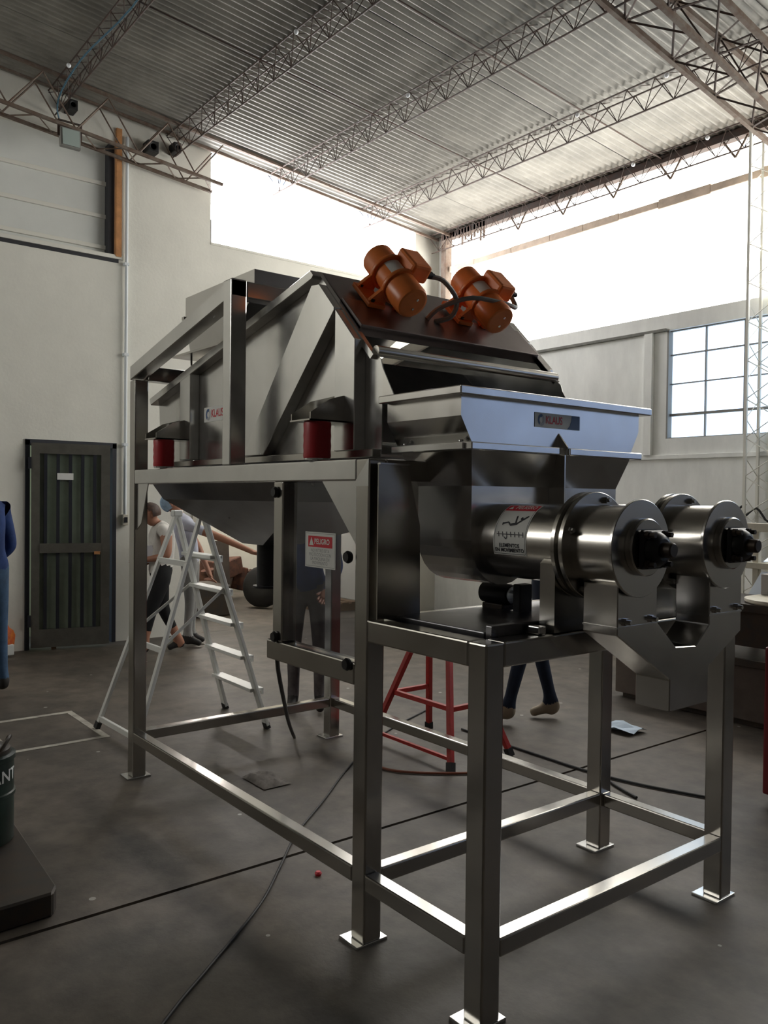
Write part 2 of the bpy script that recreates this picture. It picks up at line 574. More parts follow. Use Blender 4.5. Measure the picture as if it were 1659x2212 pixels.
# ---- windows
def emis_panes(win, us, vs, axis, c, m, name='pane', th=.01):
    for i in range(len(us) - 1):
        for j in range(len(vs) - 1):
            b = MB()
            if axis == 'y':
                b.box(us[i] + .012, us[i + 1] - .012, c, c + th, vs[j] + .012, vs[j + 1] - .012)
            else:
                b.box(c - th, c, us[i] + .012, us[i + 1] - .012, vs[j] + .012, vs[j + 1] - .012)
            b.build(name, m, win)
# window_1 : dull sheeted opening high on the left wall
w1 = struct('window_1')
MB().box(XL - .16, XL - .13, -0.8, 1.50, 4.29, 5.5).build('sheet', 'sheet_white', w1)
for z in (4.38, 4.72, 5.08):
    MB().box(XL - .13, XL - .10, -0.8, 1.5, z - .022, z + .022, .004).build('glazing_bar', 'white_paint', w1)
MB().box(XL - .14, XL - .02, 1.44, 1.50, 4.29, 5.5).build('dark_jamb', 'dark_strip', w1)
MB().box(XL - .06, XL + .03, 1.51, 1.575, 4.27, 5.68, .006).build('jamb_post', 'rust_orange', w1)
MB().box(XL - .02, XL + .02, -0.8, 1.6, 4.245, 4.29, .004).build('sill', 'white_paint', w1)
MB().box(XL - .03, XL + .004, -0.35, 1.55, 4.205, 4.245).build('sill_gap', 'dark_strip', w1)
# window_2 : blown-out clerestory on the left wall
w2 = struct('window_2')
ys = [2.66 + (5.85 - 2.66) * k / 4 for k in range(5)]
for i in range(4):
    y0, y1 = ys[i] + .004, ys[i + 1] - .004
    MB().hexa([(XL - .12, y0, 4.67), (XL - .10, y0, 4.67), (XL - .10, y1, 4.67), (XL - .12, y1, 4.67),
               (XL - .12, y0, roofz(y0) - .02), (XL - .10, y0, roofz(y0) - .02), (XL - .10, y1, roofz(y1) - .02), (XL - .12, y1, roofz(y1) - .02)]
              ).build('pane', 'pane_side', w2)
MB().box(XL - .1, XL - .06, 2.66, 2.70, 4.66, 4.95).build('jamb', 'dark_strip', w2)
MB().box(XL - .1, XL + .01, 2.66, 5.85, 4.63, 4.66, .004).build('sill', 'wall', w2)
# window_3 : long clerestory on the right wall
w3 = struct('window_3')
us = [-4.2 + 8.8 * k / 8 for k in range(9)]
emis_panes(w3, us, [3.70, 4.92, 5.38], 'y', YR + .1, 'pane_top', 'glazing_sheet')
# window_6 : clear panes further along the right wall, open blue sky behind
w6 = struct('window_6')
emis_panes(w6, [5.0 + .92 * k for k in range(6)], [2.0, 2.57, 3.14, 3.70], 'y', YR + .08, 'pane_sky')
for k in range(6):
    MB().box(4.99 + .92 * k, 5.01 + .92 * k, YR + .05, YR + .08, 2.0, 3.70).build('mullion', 'cable_grey', w6)
# window_5 : clerestory in the wall behind the camera
w5 = struct('window_5')
emis_panes(w5, [-3.9, -2.9, -1.9, -0.9], [3.70, 4.5, 5.30], 'y', YB - .12, 'pane_top', 'glazing_sheet')
# window_4 : steel lower window
w4 = struct('window_4')
us4 = [-0.6 + 5.2 * k / 12 for k in range(13)]
vs4 = [2.33, 2.59, 2.93, 3.25, 3.52]
emis_panes(w4, us4, vs4, 'y', YR + .08, 'pane_low')
for u in us4:
    MB().box(u - .006, u + .006, YR + .05, YR + .08, 2.33, 3.52).build('mullion', 'cable_grey', w4)
for z, h in zip(vs4, (.012, .014, .006, .007, .012)):
    MB().box(-0.6, XW, YR + .045, YR + .078, z - h, z + h).build('transom', 'cable_grey', w4)
MB().box(-0.6, -0.58, YR + .0, YR + .1, 2.33, 3.52).build('side_frame', 'cable_grey', w4)

# corner post between the two walls
co = struct('trim_2')
MB().box(-4.22, -4.12, YR - .12, YR, 3.7, 5.4, .006).build('corner_post', 'truss_pale', co)
for k in range(14):
    x = -4.15 + .06 * k
    MB().box(x, x + .035, YR - .13, YR - .12, 5.38 - random.uniform(.05, .28), 5.40).build('hanging_strip', 'truss_pale', co)

# ---- roof steel
def lattice(parent, p0, p1, q0, q1, pitch, r, m, name='lacing'):
    """zigzag rods between chord p0-p1 and chord q0-q1"""
    p0, p1, q0, q1 = V(p0), V(p1), V(q0), V(q1)
    n = max(1, int((p1 - p0).length / pitch))
    b = MB()
    for i in range(n):
        a = p0.lerp(p1, i / n); c = q0.lerp(q1, (i + .5) / n); d = p0.lerp(p1, (i + 1) / n)
        b.rod(a, c, r, 4, cap=False)
        b.rod(c, d, r, 4, cap=False)
    return b.build(name, m, parent)

def purlin(y, m='truss'):
    z = roofz(y) - .03
    o = thing('purlin_truss', (-4.3, y, z), '', '')
    o['kind'] = 'structure'
    A0, A1 = V((-4.35, y - .07, z)), V((10.2, y - .07, z))
    B0, B1 = V((-4.35, y + .07, z - .012)), V((10.2, y + .07, z - .012))
    C0, C1 = V((-4.35, y, z - .23)), V((10.2, y, z - .23))
    for a, c in ((A0, A1), (B0, B1)):
        MB().rod(a, c, .008, 6).build('top_chord', m, o)
    MB().rod(C0, C1, .0085, 6).build('bottom_chord', m, o)
    lattice(o, A0, A1, C0, C1, .30, .0045, m)
    lattice(o, B0, B1, C0, C1, .30, .0045, m)
    b = MB()
    n = 96
    for i in range(n):
        p = A0.lerp(A1, i / n)
        b.rod(p + V((0, 0, -.02)), p + V((.01, .14, .03)), .0035, 4, cap=False)
    b.build('hook_bolts', m, o)['kind'] = 'stuff'
    return o
PY = (.85, 2.15, 3.48, 4.88, 6.12, -.45, -1.8, -3.1, -4.5)
for y in PY:
    purlin(y)
# wall girder on the left wall (flat lattice box)
def girder(name, chords, pairs, pitch, r_ch, r_l, m, lab=None):
    o = thing(name, chords[0][0], '', '')
    o['kind'] = 'structure'
    for a, c in chords:
        MB().bar(a, c, r_ch * 2, r_ch * 2).build('chord', m, o)
    for i, j in pairs:
        lattice(o, chords[i][0], chords[i][1], chords[j][0], chords[j][1], pitch, r_l, m)
    return o
gz = lambda y, d: 5.95 - .1 * y - d
girder('wall_girder', [((-4.3, -6, gz(-6, .02)), (-4.3, 6.2, gz(6.2, -.03))), ((-4.02, -6, gz(-6, .02)), (-4.02, 6.2, gz(6.2, -.03))),
                       ((-4.3, -6, gz(-6, .47)), (-4.3, 2.62, gz(2.62, .47))), ((-4.02, -6, gz(-6, .47)), (-4.02, 2.62, gz(2.62, .47)))],
       [], .5, .016, .008, 'truss_pale')
go = bpy.data.objects['wall_girder']
for x in (-4.3, -4.02):
    lattice(go, (x, -6, gz(-6, .02)), (x, 2.62, gz(2.62, .02)), (x, -6, gz(-6, .47)), (x, 2.62, gz(2.62, .47)), .62, .009, 'truss_pale')
lattice(go, (-4.3, -6, gz(-6, .47)), (-4.3, 2.62, gz(2.62, .47)), (-4.02, -6, gz(-6, .47)), (-4.02, 2.62, gz(2.62, .47)), .45, .008, 'truss_pale')
# main rafter girder over the right of the view, on a lattice column
ra = lambda x, y: (x, y, 5.387 - .143 * (y - 3.431))
rb = lambda x, y: (x, y, 5.266 - .172 * (y - 3.60))
rc = lambda x, y: (x, y, 5.393 - .15 * (y - 4.01))
rafter = girder('rafter_girder', [(ra(.72, -1.5), ra(.72, 6.2)), (rb(1.1, -1.5), rb(1.1, 6.2)), (rc(1.32, -1.5), rc(1.32, 6.2)),
                                  ((.95, -1.5, roofz(-1.5) - .06), (.95, 6.2, roofz(6.2) - .1))],
                [(0, 1), (1, 2), (0, 3), (1, 3), (2, 3)], .62, .02, .009, 'truss_pale')
for ch in rafter.children:
    if ch.name.startswith('lacing'):
        ch.data.materials[0] = M['truss']
cg = girder('wall_column', [((.48, YR - .05, 0), (.48, YR - .05, 5.3)), ((.78, YR - .05, 0), (.78, YR - .05, 5.3)),
                            ((.48, YR - .3, 0), (.48, YR - .3, 5.3)), ((.78, YR - .3, 0), (.78, YR - .3, 5.3))],
            [(0, 1), (2, 3), (0, 2), (1, 3)], .36, .013, .005, 'white_paint')  # coloured white for the window glare that washes the column out
# eaves truss right wall : hanging bracket tips
ev = struct('eaves_bracing')
b = MB()
for k in range(9):
    x = -2.75 + .74 * k
    b.rod((x - .13, YR - .1, 5.33), (x, YR - .1, 5.14), .012, 5)
    b.rod((x + .13, YR - .1, 5.33), (x, YR - .1, 5.14), .012, 5)
b.build('brackets', 'truss_pale', ev)['kind'] = 'stuff'
MB().box(-4.2, 9, YR - .13, YR - .03, 5.33, 5.41).build('eaves_angle', 'truss', ev)
# ridge tie rods below the roof sheets
tie = struct('roof_tie')
for x in (-2.2, -.62):
    MB().rod((x, -1, roofz(-1) - .05), (x, 6.2, roofz(6.2) - .05), .008, 5).build('tie_rod', 'truss', tie)

# added white balls in place of bright glints under the purlins
for (x, y, w) in ((-3.62, .85, 'first purlin from the left wall'), (-1.55, 2.15, 'second purlin from the left, upper left of the view'),
                  (-1.62, 3.48, 'third purlin, above the orange motors'), (-.67, 4.88, 'fourth purlin, left of its pair'),
                  (.33, 4.88, 'fourth purlin, right of its pair beside the rafter girder'), (-.89, 6.12, 'eaves purlin, left of its pair'),
                  (0.0, 6.12, 'eaves purlin, right of its pair')):
    z = roofz(y) - .07
    o = MB().ball((x, y - .09, z), .022, u=12, v=8).build('glint_ball', 'glint')
    tag(o, 'small white ball added for a bright glint on the ' + w, 'glint_ball', 'white glint balls under the roof')

# ---- left door
dr = struct('door_1', (XL, .59, 0))
b = MB()
b.box(XL - .15, XL + .02, .575, .62, 0, 2.2); b.box(XL - .15, XL + .02, 1.49, 1.535, 0, 2.2); b.box(XL - .15, XL + .02, .575, 1.535, 2.15, 2.21)
b.build('door_frame', 'door_bar', dr)
MB().box(-5.3, -5.25, 0.3, 2.2, 0, 2.4).build('inner_wall', 'olive_wall', dr)
MB().box(XL - .9, XL - .16, 1.54, 1.60, 0, 2.3).build('inner_jamb', 'olive_wall', dr)
# leaf, hinged at y=.62 and swung a little into the hall
ang = math.radians(13)
hx, hy = XL + .03, .63
def lf(u, w, z): return (hx + math.sin(ang) * u + math.cos(ang) * w, hy + math.cos(ang) * u - math.sin(ang) * w, z)
def lbox(b, u0, u1, w0, w1, z0, z1):
    b.hexa([lf(u0, w0, z0), lf(u0, w1, z0), lf(u1, w1, z0), lf(u1, w0, z0), lf(u0, w0, z1), lf(u0, w1, z1), lf(u1, w1, z1), lf(u1, w0, z1)])
    return b
b = MB()
lbox(b, 0, .08, 0, .05, .03, 2.17); lbox(b, .69, .78, 0, .05, .03, 2.17); lbox(b, .08, .69, 0, .05, 2.06, 2.17)
lbox(b, .08, .69, 0, .05, .03, .22); lbox(b, .08, .69, 0, .06, 1.02, 1.12)
leaf = b.build('door_leaf', 'door_paint', dr)
nb = 5
for z0, z1 in ((.22, 1.02), (1.12, 2.06)):
    for k in range(nb):
        u = .095 + .61 * (k + .35) / nb
        lbox(MB(), u - .016, u + .016, .013, .045, z0, z1).build('bar', 'door_bar', leaf)
    for k in range(6):
        u0 = .08 + .61 * k / 6
        lbox(MB(), u0 - .002, u0 + .104, .005 + .001 * (k % 2), .012, z0, z1).build('pane', 'door_pane', leaf)
lbox(MB(), .25, .41, .046, .050, 1.79, 1.86).build('sign_plate', 'label_white', leaf)
lbox(MB(), .62, .68, .06, .08, 1.0, 1.03).build('handle', 'rust_orange', leaf)
lbox(MB(), .20, .25, .01, .02, -.0, .03).build('bottom_block', 'timber', leaf)
for z in (.25, 1.9):
    lbox(MB(), -.03, .0, .02, .06, z, z + .12).build('hinge', 'door_bar', leaf)

# conduit, box and switch beside it
cp = thing('conduit', (XL + .04, 1.625, 1.3), 'white painted conduit pipe down the left wall beside the dark door', 'pipe')
MB().rod((XL + .04, 1.625, 1.38), (XL + .04, 1.625, 5.6), .018, 10).build('pipe', 'blue_white', cp)
MB().box(XL + .0, XL + .06, 1.595, 1.66, 1.30, 1.42, .006).build('switch_box', 'cream', cp)
MB().box(XL + .06, XL + .075, 1.61, 1.645, 1.33, 1.39, .003).build('switch', 'black', cp)
for z in (2.2, 3.2, 4.2):
    MB().box(XL, XL + .06, 1.60, 1.65, z - .015, z + .015).build('pipe_clip', 'blue_white', cp)

# ---- gate opening in the left wall and the store room behind
st = struct('wall_store')
MB().box(-9.2, -9.0, .2, 6.2, 0, 3.2).build('store_back', 'wall', st, flat=True)
MB().box(-9.2, -4.62, 6.0, 6.2, 0, 3.2).build('store_side', 'wall', st, flat=True)
MB().box(-9.2, -5.4, .2, .3, 0, 3.2).build('store_side', 'wall', st, flat=True)
MB().box(-9.2, -4.6, .2, 6.2, 3.2, 3.3).build('store_roof', 'wall', st, flat=True)
MB().box(-8.6, -5.2, 2.0, 2.1, 0, 3.2).build('store_partition', 'wall', st, flat=True)
dj = struct('door_2')
for y in (2.45, 5.15):
    MB().box(XL - .2, XL + .02, y, y + .05, 0, 2.35).build('jamb', 'cream', dj)
MB().box(XL - .2, XL + .02, 2.45, 5.2, 2.30, 2.36).build('lintel', 'cream', dj)
lt = thing('store_fill_light', (-7, 4, 3.1), 'unseen strip light added to brighten the store room beyond the gate', 'light')  # unseen lamp added to brighten the store room
MB().box(-7.9, -6.1, 3.9, 4.1, 3.12, 3.195, .01).build('housing', 'white_paint', lt)
for y in (3.95, 4.05):
    MB().rod((-7.85, y, 3.11), (-6.15, y, 3.11), .018, 10).build('tube', 'fill_tube', lt)

# scrap heap in the store
def scrap(name, cat, label, b, m):
    return tag(b.build(name, m), label, cat)
scrap('steel_plate_offcut', 'scrap', 'dark upright steel plate leaning on the rust-red scrap heap beyond the gate',
      MB().hexa([(-6.35, 3.70, 0), (-6.32, 3.70, 0), (-6.32, 3.98, 0), (-6.35, 3.98, 0), (-6.4, 3.74, .98), (-6.37, 3.74, .98), (-6.37, 3.96, .96), (-6.4, 3.96, .96)]), 'bench')
random.seed(3)
hp = thing('scrap_heap', (-6.9, 4.7, 0), 'heap of rust-red scrap castings on the store floor beyond the gate', 'scrap')
for k in range(16):
    x = -6.9 + random.uniform(-.45, .45); y = 4.75 + random.uniform(-.75, .6); z = random.uniform(.05, .5)
    s1, s2, s3 = random.uniform(.1, .22), random.uniform(.1, .25), random.uniform(.08, .2)
    rr = Matrix.Rotation(random.uniform(-.7, .7), 3, 'X') @ Matrix.Rotation(random.uniform(0, 3), 3, 'Z')
    c = [V((x, y, max(z, s3 + .02))) + rr @ V((sx * s1, sy * s2, sz * s3)) for sz in (-1, 1) for sx, sy in ((-1, -1), (1, -1), (1, 1), (-1, 1))]
    if k % 3 == 0:
        MB().lathe([(s1 * .5, 0), (s1, .02), (s1, .07), (s1 * .5, .09)], (x, y, max(z, .25)), rr @ V((0, 0, 1)), 16).build('casting', 'rust', hp)
    else:
        MB().hexa(c, .015, 1).build('casting', 'rust', hp)
tag(MB().lathe([(.12, -.09), (.26, -.09), (.30, -.06), (.30, .06), (.26, .09), (.12, .09)], (-5.95, 4.30, .31), (.5, -.85, .15), 24).build('old_tyre', 'rubber'),
    'black tyre leaning at the foot of the scrap heap beyond the gate', 'tyre')
tag(MB().box(-6.2, -5.5, 2.9, 3.55, 0, .42, .02).build('low_crate', 'dark_steel'), 'low dark steel crate beyond the gate behind the ladder', 'crate')
pl = thing('timber_pallet', (-5.6, 5.0, 0), 'weathered timber pallet at the gate below the hanging outlet pipe', 'pallet')
for k in range(4):
    MB().box(-5.9, -5.0, 4.75 + .16 * k, 4.86 + .16 * k, .10, .125).build('deck_board', 'timber', pl)
for x in (-5.88, -5.5, -5.1):
    MB().box(x, x + .08, 4.75, 5.34, 0, .10).build('bearer', 'timber', pl)

# ------------------------------------------------------------------ THE MACHINE
L, WD, T, XC = 2.304, 1.453, .08, 2.907
ZR, ZR2, ZT, ZF = .274, .268, 1.784, 1.198
fr = thing('machine_frame', (1.2, .73, 0), 'tall stainless steel box-section frame carrying the feeder and the twin screw tubes', 'frame')
BV = .006
def leg(x, y, top, px=1, py=1):
    o = MB().box(x, x + T, y, y + T, .01, top, BV).build('leg', 'steel', fr)
    MB().box(x - .032, x + T + .002, y - .032, y + T + .03, 0, .011, .002).build('foot_plate', 'steel_matt', o)
    return o
leg(0, 0, 2.30); leg(0, WD - T, 2.30)
leg(L - T, 0, ZT - .001); leg(L - T, WD - T, ZT - .001)
leg(XC - T, 0, ZF - .001); leg(XC - T, WD - T, ZF - .001)
R6 = .06
def part(name, m, x0, x1, y0, y1, z0, z1, bev=BV, par=None):
    return MB().box(x0, x1, y0, y1, z0, z1, bev).build(name, m, par or fr)
# lower rails
part('lower_rail', 'steel', T, L - T, 0, R6, ZR - R6, ZR)
part('lower_rail', 'steel', T, L - T, WD - R6, WD, ZR - R6, ZR)
part('lower_rail', 'steel', .012, .072, T, WD - T, ZR - R6, ZR)
part('lower_rail', 'steel', L - R6, L, T, WD - T, ZR - R6, ZR)
part('lower_rail', 'steel', L, XC - T, 0, R6, ZR2 - R6, ZR2)
part('lower_rail', 'steel', L, XC - T, WD - R6, WD, ZR2 - R6, ZR2)
part('lower_rail', 'steel', XC - R6, XC, T, WD - T, ZR2 - R6, ZR2)
# top rails (mitred look: rail runs to the corner of the leg)
part('top_rail', 'steel_matt', T, L - .078, -.001, T, ZT - T, ZT)
MB().prism([(L - .001, -.0015, ZT), (L - .001, -.0015, ZT - .1), (L - .078, -.0015, ZT - .1), (L - .078, -.0015, ZT - .078)], (0, .002, 0)).build('mitre_face', 'steel_matt', fr)
part('top_rail', 'steel_matt', T, L - T, WD - T, WD, ZT - T, ZT)
part('top_rail', 'steel', 0, T, T, WD - T, ZT - T, ZT)
part('top_rail', 'steel', L - T, L, T, WD - T, ZT - T, ZT)
# front stand beams
part('stand_beam', 'steel', L, XC - T, 0, T, ZF - T, ZF)
part('stand_beam', 'steel', L, XC - T, WD - T, WD, ZF - T, ZF)
part('stand_beam', 'steel', XC - T, XC, T, WD - T, ZF - T, ZF)
part('stand_beam', 'steel', L - T, L, T, WD - T, ZF - T, ZF)
b = MB().box(L, XC - T, T, WD - T, ZF - .03, ZF - .026)
b.box(L + .02, XC - .12, T + .03, WD - T - .03, ZF - .026, ZF + .012, .004)
b.box(XC - .115, XC - .085, T + .03, WD - T - .03, ZF - .026, ZF + .035, .003)
b.build('drip_tray', 'steel_shaded', fr)
part('splash_panel', 'steel_shaded', L, XC - T, WD - T - .012, WD - T - .006, ZF, 1.50, 0)
# guard post, guard beam, gussets
part('guard_post', 'steel', 1.634, 1.709, 0, .075, 1.03, ZT - T)
part('guard_beam', 'steel', 1.585, L - T, 0, .075, .947, 1.03)
gm = 'steel_matt'
MB().prism([(T, .012, ZT - T), (.245, .012, ZT - T), (.15, .012, 1.48), (T, .012, 1.44)], (0, .006, 0)).build('gusset', gm, fr)
MB().prism([(L - T, .012, ZT - T), (1.985, .012, ZT - T), (2.21, .012, 1.47), (L - T, .012, 1.455)], (0, .006, 0)).build('gusset', gm, fr)
MB().prism([(T, WD - .018, ZT - T), (.245, WD - .018, ZT - T), (.15, WD - .018, 1.48), (T, WD - .018, 1.44)], (0, .006, 0)).build('gusset', gm, fr)
# guard pane
gp = MB().box(1.70, 2.224, .03, .036, 1.035, 1.70).build('guard_pane', 'poly', fr)
gp['label'] = 'smoky clear plastic guard pane'
for x, y, z in ((1.66, -.012, 1.66), (1.665, -.012, 1.05), (2.19, -.012, 1.42), (2.19, -.012, 1.02)):
    b = MB().lathe([(.010, 0), (.022, .004), (.024, .014), (.018, .024)], (x, .005, z), (0, -1, 0), 14)
    b.build('knob', 'black', fr)
# warning sign on the guard
sg = MB().box(1.845, 2.06, .0265, .0275, 1.36, 1.502).build('warning_sign', 'label_white', fr)
MB().box(1.868, 2.038, .0255, .0264, 1.442, 1.486).build('red_band', 'label_red', sg)
MB().prism([(1.876, .0252, 1.448), (1.908, .0252, 1.448), (1.892, .0252, 1.481)], (0, .0004, 0)).build('warning_triangle', 'label_white', sg)
text_mesh('PELIGRO', .030, (1.913, .0250, 1.464), (1, 0, 0), (0, 0, 1), 'label_white', sg, sx=.92, bold=.0006)
for k, ln in enumerate(('NO RETIRE ESTA', 'PROTECCION CON', 'LA MAQUINA EN', 'MOVIMIENTO')):
    text_mesh(ln, .0185, (1.9525, .0262, 1.428 - .0165 * k), (1, 0, 0), (0, 0, 1), 'ink_grey', sg, align='CENTER', sx=.95)
b = MB()
for z0, z1, x0, x1 in ((1.365, 1.3665, 1.85, 2.055), (1.4955, 1.497, 1.85, 2.055), (1.365, 1.497, 1.85, 1.8515), (1.365, 1.497, 2.0535, 2.055)):
    b.box(x0, x1, .0262, .0264, z0, z1)
b.build('border_line', 'ink_grey', sg)
# upper inlet stand
for y in (0, WD - T):
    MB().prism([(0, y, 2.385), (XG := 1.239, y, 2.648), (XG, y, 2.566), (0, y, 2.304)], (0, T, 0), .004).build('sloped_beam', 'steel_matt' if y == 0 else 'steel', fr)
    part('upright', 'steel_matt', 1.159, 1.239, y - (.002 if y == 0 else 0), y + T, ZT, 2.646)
part('cross_beam', 'steel', 1.159, 1.239, T, WD - T, 2.566, 2.644)
part('cross_beam', 'steel', 0, T, T, WD - T, 2.30, 2.383)
# collecting hopper below the feeder with its outlet pipe
def frustum(b, x0, x1, y0, y1, z, X0, X1, Y0, Y1, Z):
    a = [b.bm.verts.new(p) for p in ((x0, y0, z), (x1, y0, z), (x1, y1, z), (x0, y1, z))]
    c = [b.bm.verts.new(p) for p in ((X0, Y0, Z), (X1, Y0, Z), (X1, Y1, Z), (X0, Y1, Z))]
    for i in range(4):
        j = (i + 1) % 4
        b.bm.faces.new([a[i], a[j], c[j], c[i]])
    return b
b = MB()
frustum(b, -.05, 1.58, .14, 1.31, ZT - .045, .02, 1.52, .2, 1.25, 1.62)
frustum(b, .02, 1.52, .2, 1.25, 1.62, .26, .50, .60, .86, 1.36)
ch = solid(b.build('collecting_hopper', 'steel_shaded', fr), .004)
MB().lathe([(.078, 0), (.078, .26), (.10, .262), (.10, .275), (.078, .277)], (.36, .73, 1.37), (0, 0, -1), 24).build('outlet_pipe', 'black', ch)
# light sloped chute seen through the guard
b = MB()
frustum(b, 1.62, 2.2, .25, 1.2, ZT - .05, 1.78, 2.1, .4, 1.05, 1.45)
solid(b.build('fines_chute', 'steel_matt', fr), .004)

# ---------------------------------------------- vibrating feeder
Y0, Y1 = .192, 1.268
fd = thing('vibrating_feeder', (1.05, .73, 1.784), 'sloping stainless vibrating feeder on red springs with two orange motors', 'feeder')
SIDE = [(0.0, 1.835), (2.13, 1.828), (2.13, 2.150), (2.118, 2.185), (2.09, 2.205), (1.69, 2.612), (-.05, 2.212), (-.03, 2.16)]
for y in (Y0, Y1):
    o = MB().prism([(x, y, z) for x, z in SIDE], (0, .005, 0)).build('side_plate', 'steel_matt', fd)
    s = -1 if y == Y0 else 1
    ya, yb = (y - .055, y) if s < 0 else (y + .005, y + .06)
    def rib(name, pts, dy=None):
        return MB().prism([(x, ya, z) for x, z in pts], (0, (dy or (yb - ya)), 0), .003).build(name, 'steel_matt', fd)
    rib('edge_flange', [(-.05, 2.212), (1.69, 2.612), (1.715, 2.586), (1.70, 2.572), (-.03, 2.172)])
    rib('upright_rib', [(1.879, 1.83), (2.02, 1.83), (2.02, 2.272), (1.879, 2.416)])
    rib('upright_rib', [(.38, 1.836), (.51, 1.836), (.51, 2.302), (.38, 2.272)])
    rib('diagonal_rib', [(1.70, 2.545), (1.758, 2.54), (1.872, 2.424), (1.872, 2.41), (1.30, 1.834), (1.10, 1.834)])
    MB().box(0, 2.13, ya + .01, yb, 1.80, 1.832, .003).build('bottom_flange', 'steel', fd)
    MB().prism([(1.69, y, 2.612), (2.095, y, 2.205), (2.075, y, 2.19), (1.67, y, 2.595)], (0, .02 * s, 0)).build('slope_flange', 'steel_matt', fd)
    # spring brackets
    for x0 in (1.806, .296):
        b = MB().box(x0, x0 + .144, min(ya - .165, ya) if s < 0 else yb - .06, (yb if s < 0 else yb + .165), 1.944, 1.950)
        e = -1 if s < 0 else 1
        yp = Y0 if s < 0 else Y1 + .005
        for xx in (x0, x0 + .139):
            b.prism([(xx, yp, 1.944), (xx, yp + e * .215, 1.944), (xx, yp + e * .215, 1.976), (xx, yp + e * .12, 2.035), (xx, yp, 2.068)], (.005, 0, 0))
        b.build('spring_bracket', 'steel', fd)
        cy = .04 if s < 0 else WD - .04
        cx = x0 + .098
        sp = MB().lathe([(.054, 0), (.056, .01), (.0545, .03), (.0565, .05), (.0545, .07), (.0565, .09), (.0545, .11), (.056, .135), (.054, .145)],
                        (cx, cy, 1.797), (0, 0, 1), 28).build('rubber_spring', 'red_rubber', fd)
        b = MB().lathe([(.052, 0), (.052, .006)], (cx, cy, 1.791), (0, 0, 1), 20)
        b.lathe([(.022, 0), (.022, .008)], (cx, cy, 1.7845), (0, 0, 1), 6)
        b.build('spring_seat', 'bright', sp)
# back plate, deck
MB().prism([(0, Y0 + .005, 1.86), (.01, Y0 + .005, 1.86), (-.035, Y0 + .005, 2.2), (-.045, Y0 + .005, 2.2)], (0, Y1 - Y0 - .005, 0)).build('back_plate', 'steel_sheet', fd)
MB().prism([(.02, Y0 + .005, 2.02), (2.11, Y0 + .005, 1.85), (2.11, Y0 + .005, 1.845), (.02, Y0 + .005, 2.015)], (0, Y1 - Y0 - .005, 0)).build('deck', 'steel_sheet', fd)
MB().prism([(1.45, Y0 + .01, 2.30), (1.95, Y0 + .01, 1.87), (1.955, Y0 + .01, 1.875), (1.455, Y0 + .01, 2.305)], (0, Y1 - Y0 - .015, 0)).build('inner_baffle', 'steel_matt', fd)
MB().box(0.05, 2.1, Y0 + .01, Y1, 1.805, 1.815).build('under_pan', 'steel', fd)
for y in (Y0, Y1):
    MB().prism([(2.13, y, 2.15), (2.20, y, 2.04), (2.13, y, 2.04)], (0, .004, 0)).build('discharge_lip', 'steel_sheet', fd)
# slope frame: a along slope, n normal
SA, SN = V((.715, 0, -.699)), V((.699, 0, .715))
SP0 = V((1.69, 0, 2.612))
def sl(s, y, h): return SP0 + SA * s + SN * h + V((0, y, 0))
def slbox(b, s0, s1, y0, y1, h0, h1, bev=0):
    return b.hexa([sl(s0, y0, h0), sl(s1, y0, h0), sl(s1, y1, h0), sl(s0, y1, h0), sl(s0, y0, h1), sl(s1, y0, h1), sl(s1, y1, h1), sl(s0, y1, h1)], bev)
slbox(MB(), 0, .40, Y0 + .005, Y1, -.012, 0).build('motor_plate', 'steel_dark_refl', fd)
slbox(MB(), .20, .40, Y0 + .005, Y1, -.04, .012, .004).build('motor_beam', 'steel_dark_refl', fd)
MB().rod((2.085, Y0, 2.222), (2.085, Y1, 2.222), .022, 16).build('cross_tube', 'steel_tube', fd)
MB().prism([(1.30, Y0 + .01, 2.50), (1.69, Y0 + .01, 2.598), (1.70, Y0 + .01, 2.59), (1.31, Y0 + .01, 2.492)], (0, Y1 - Y0 - .015, 0)).build('top_cover', 'steel_sheet', fd)
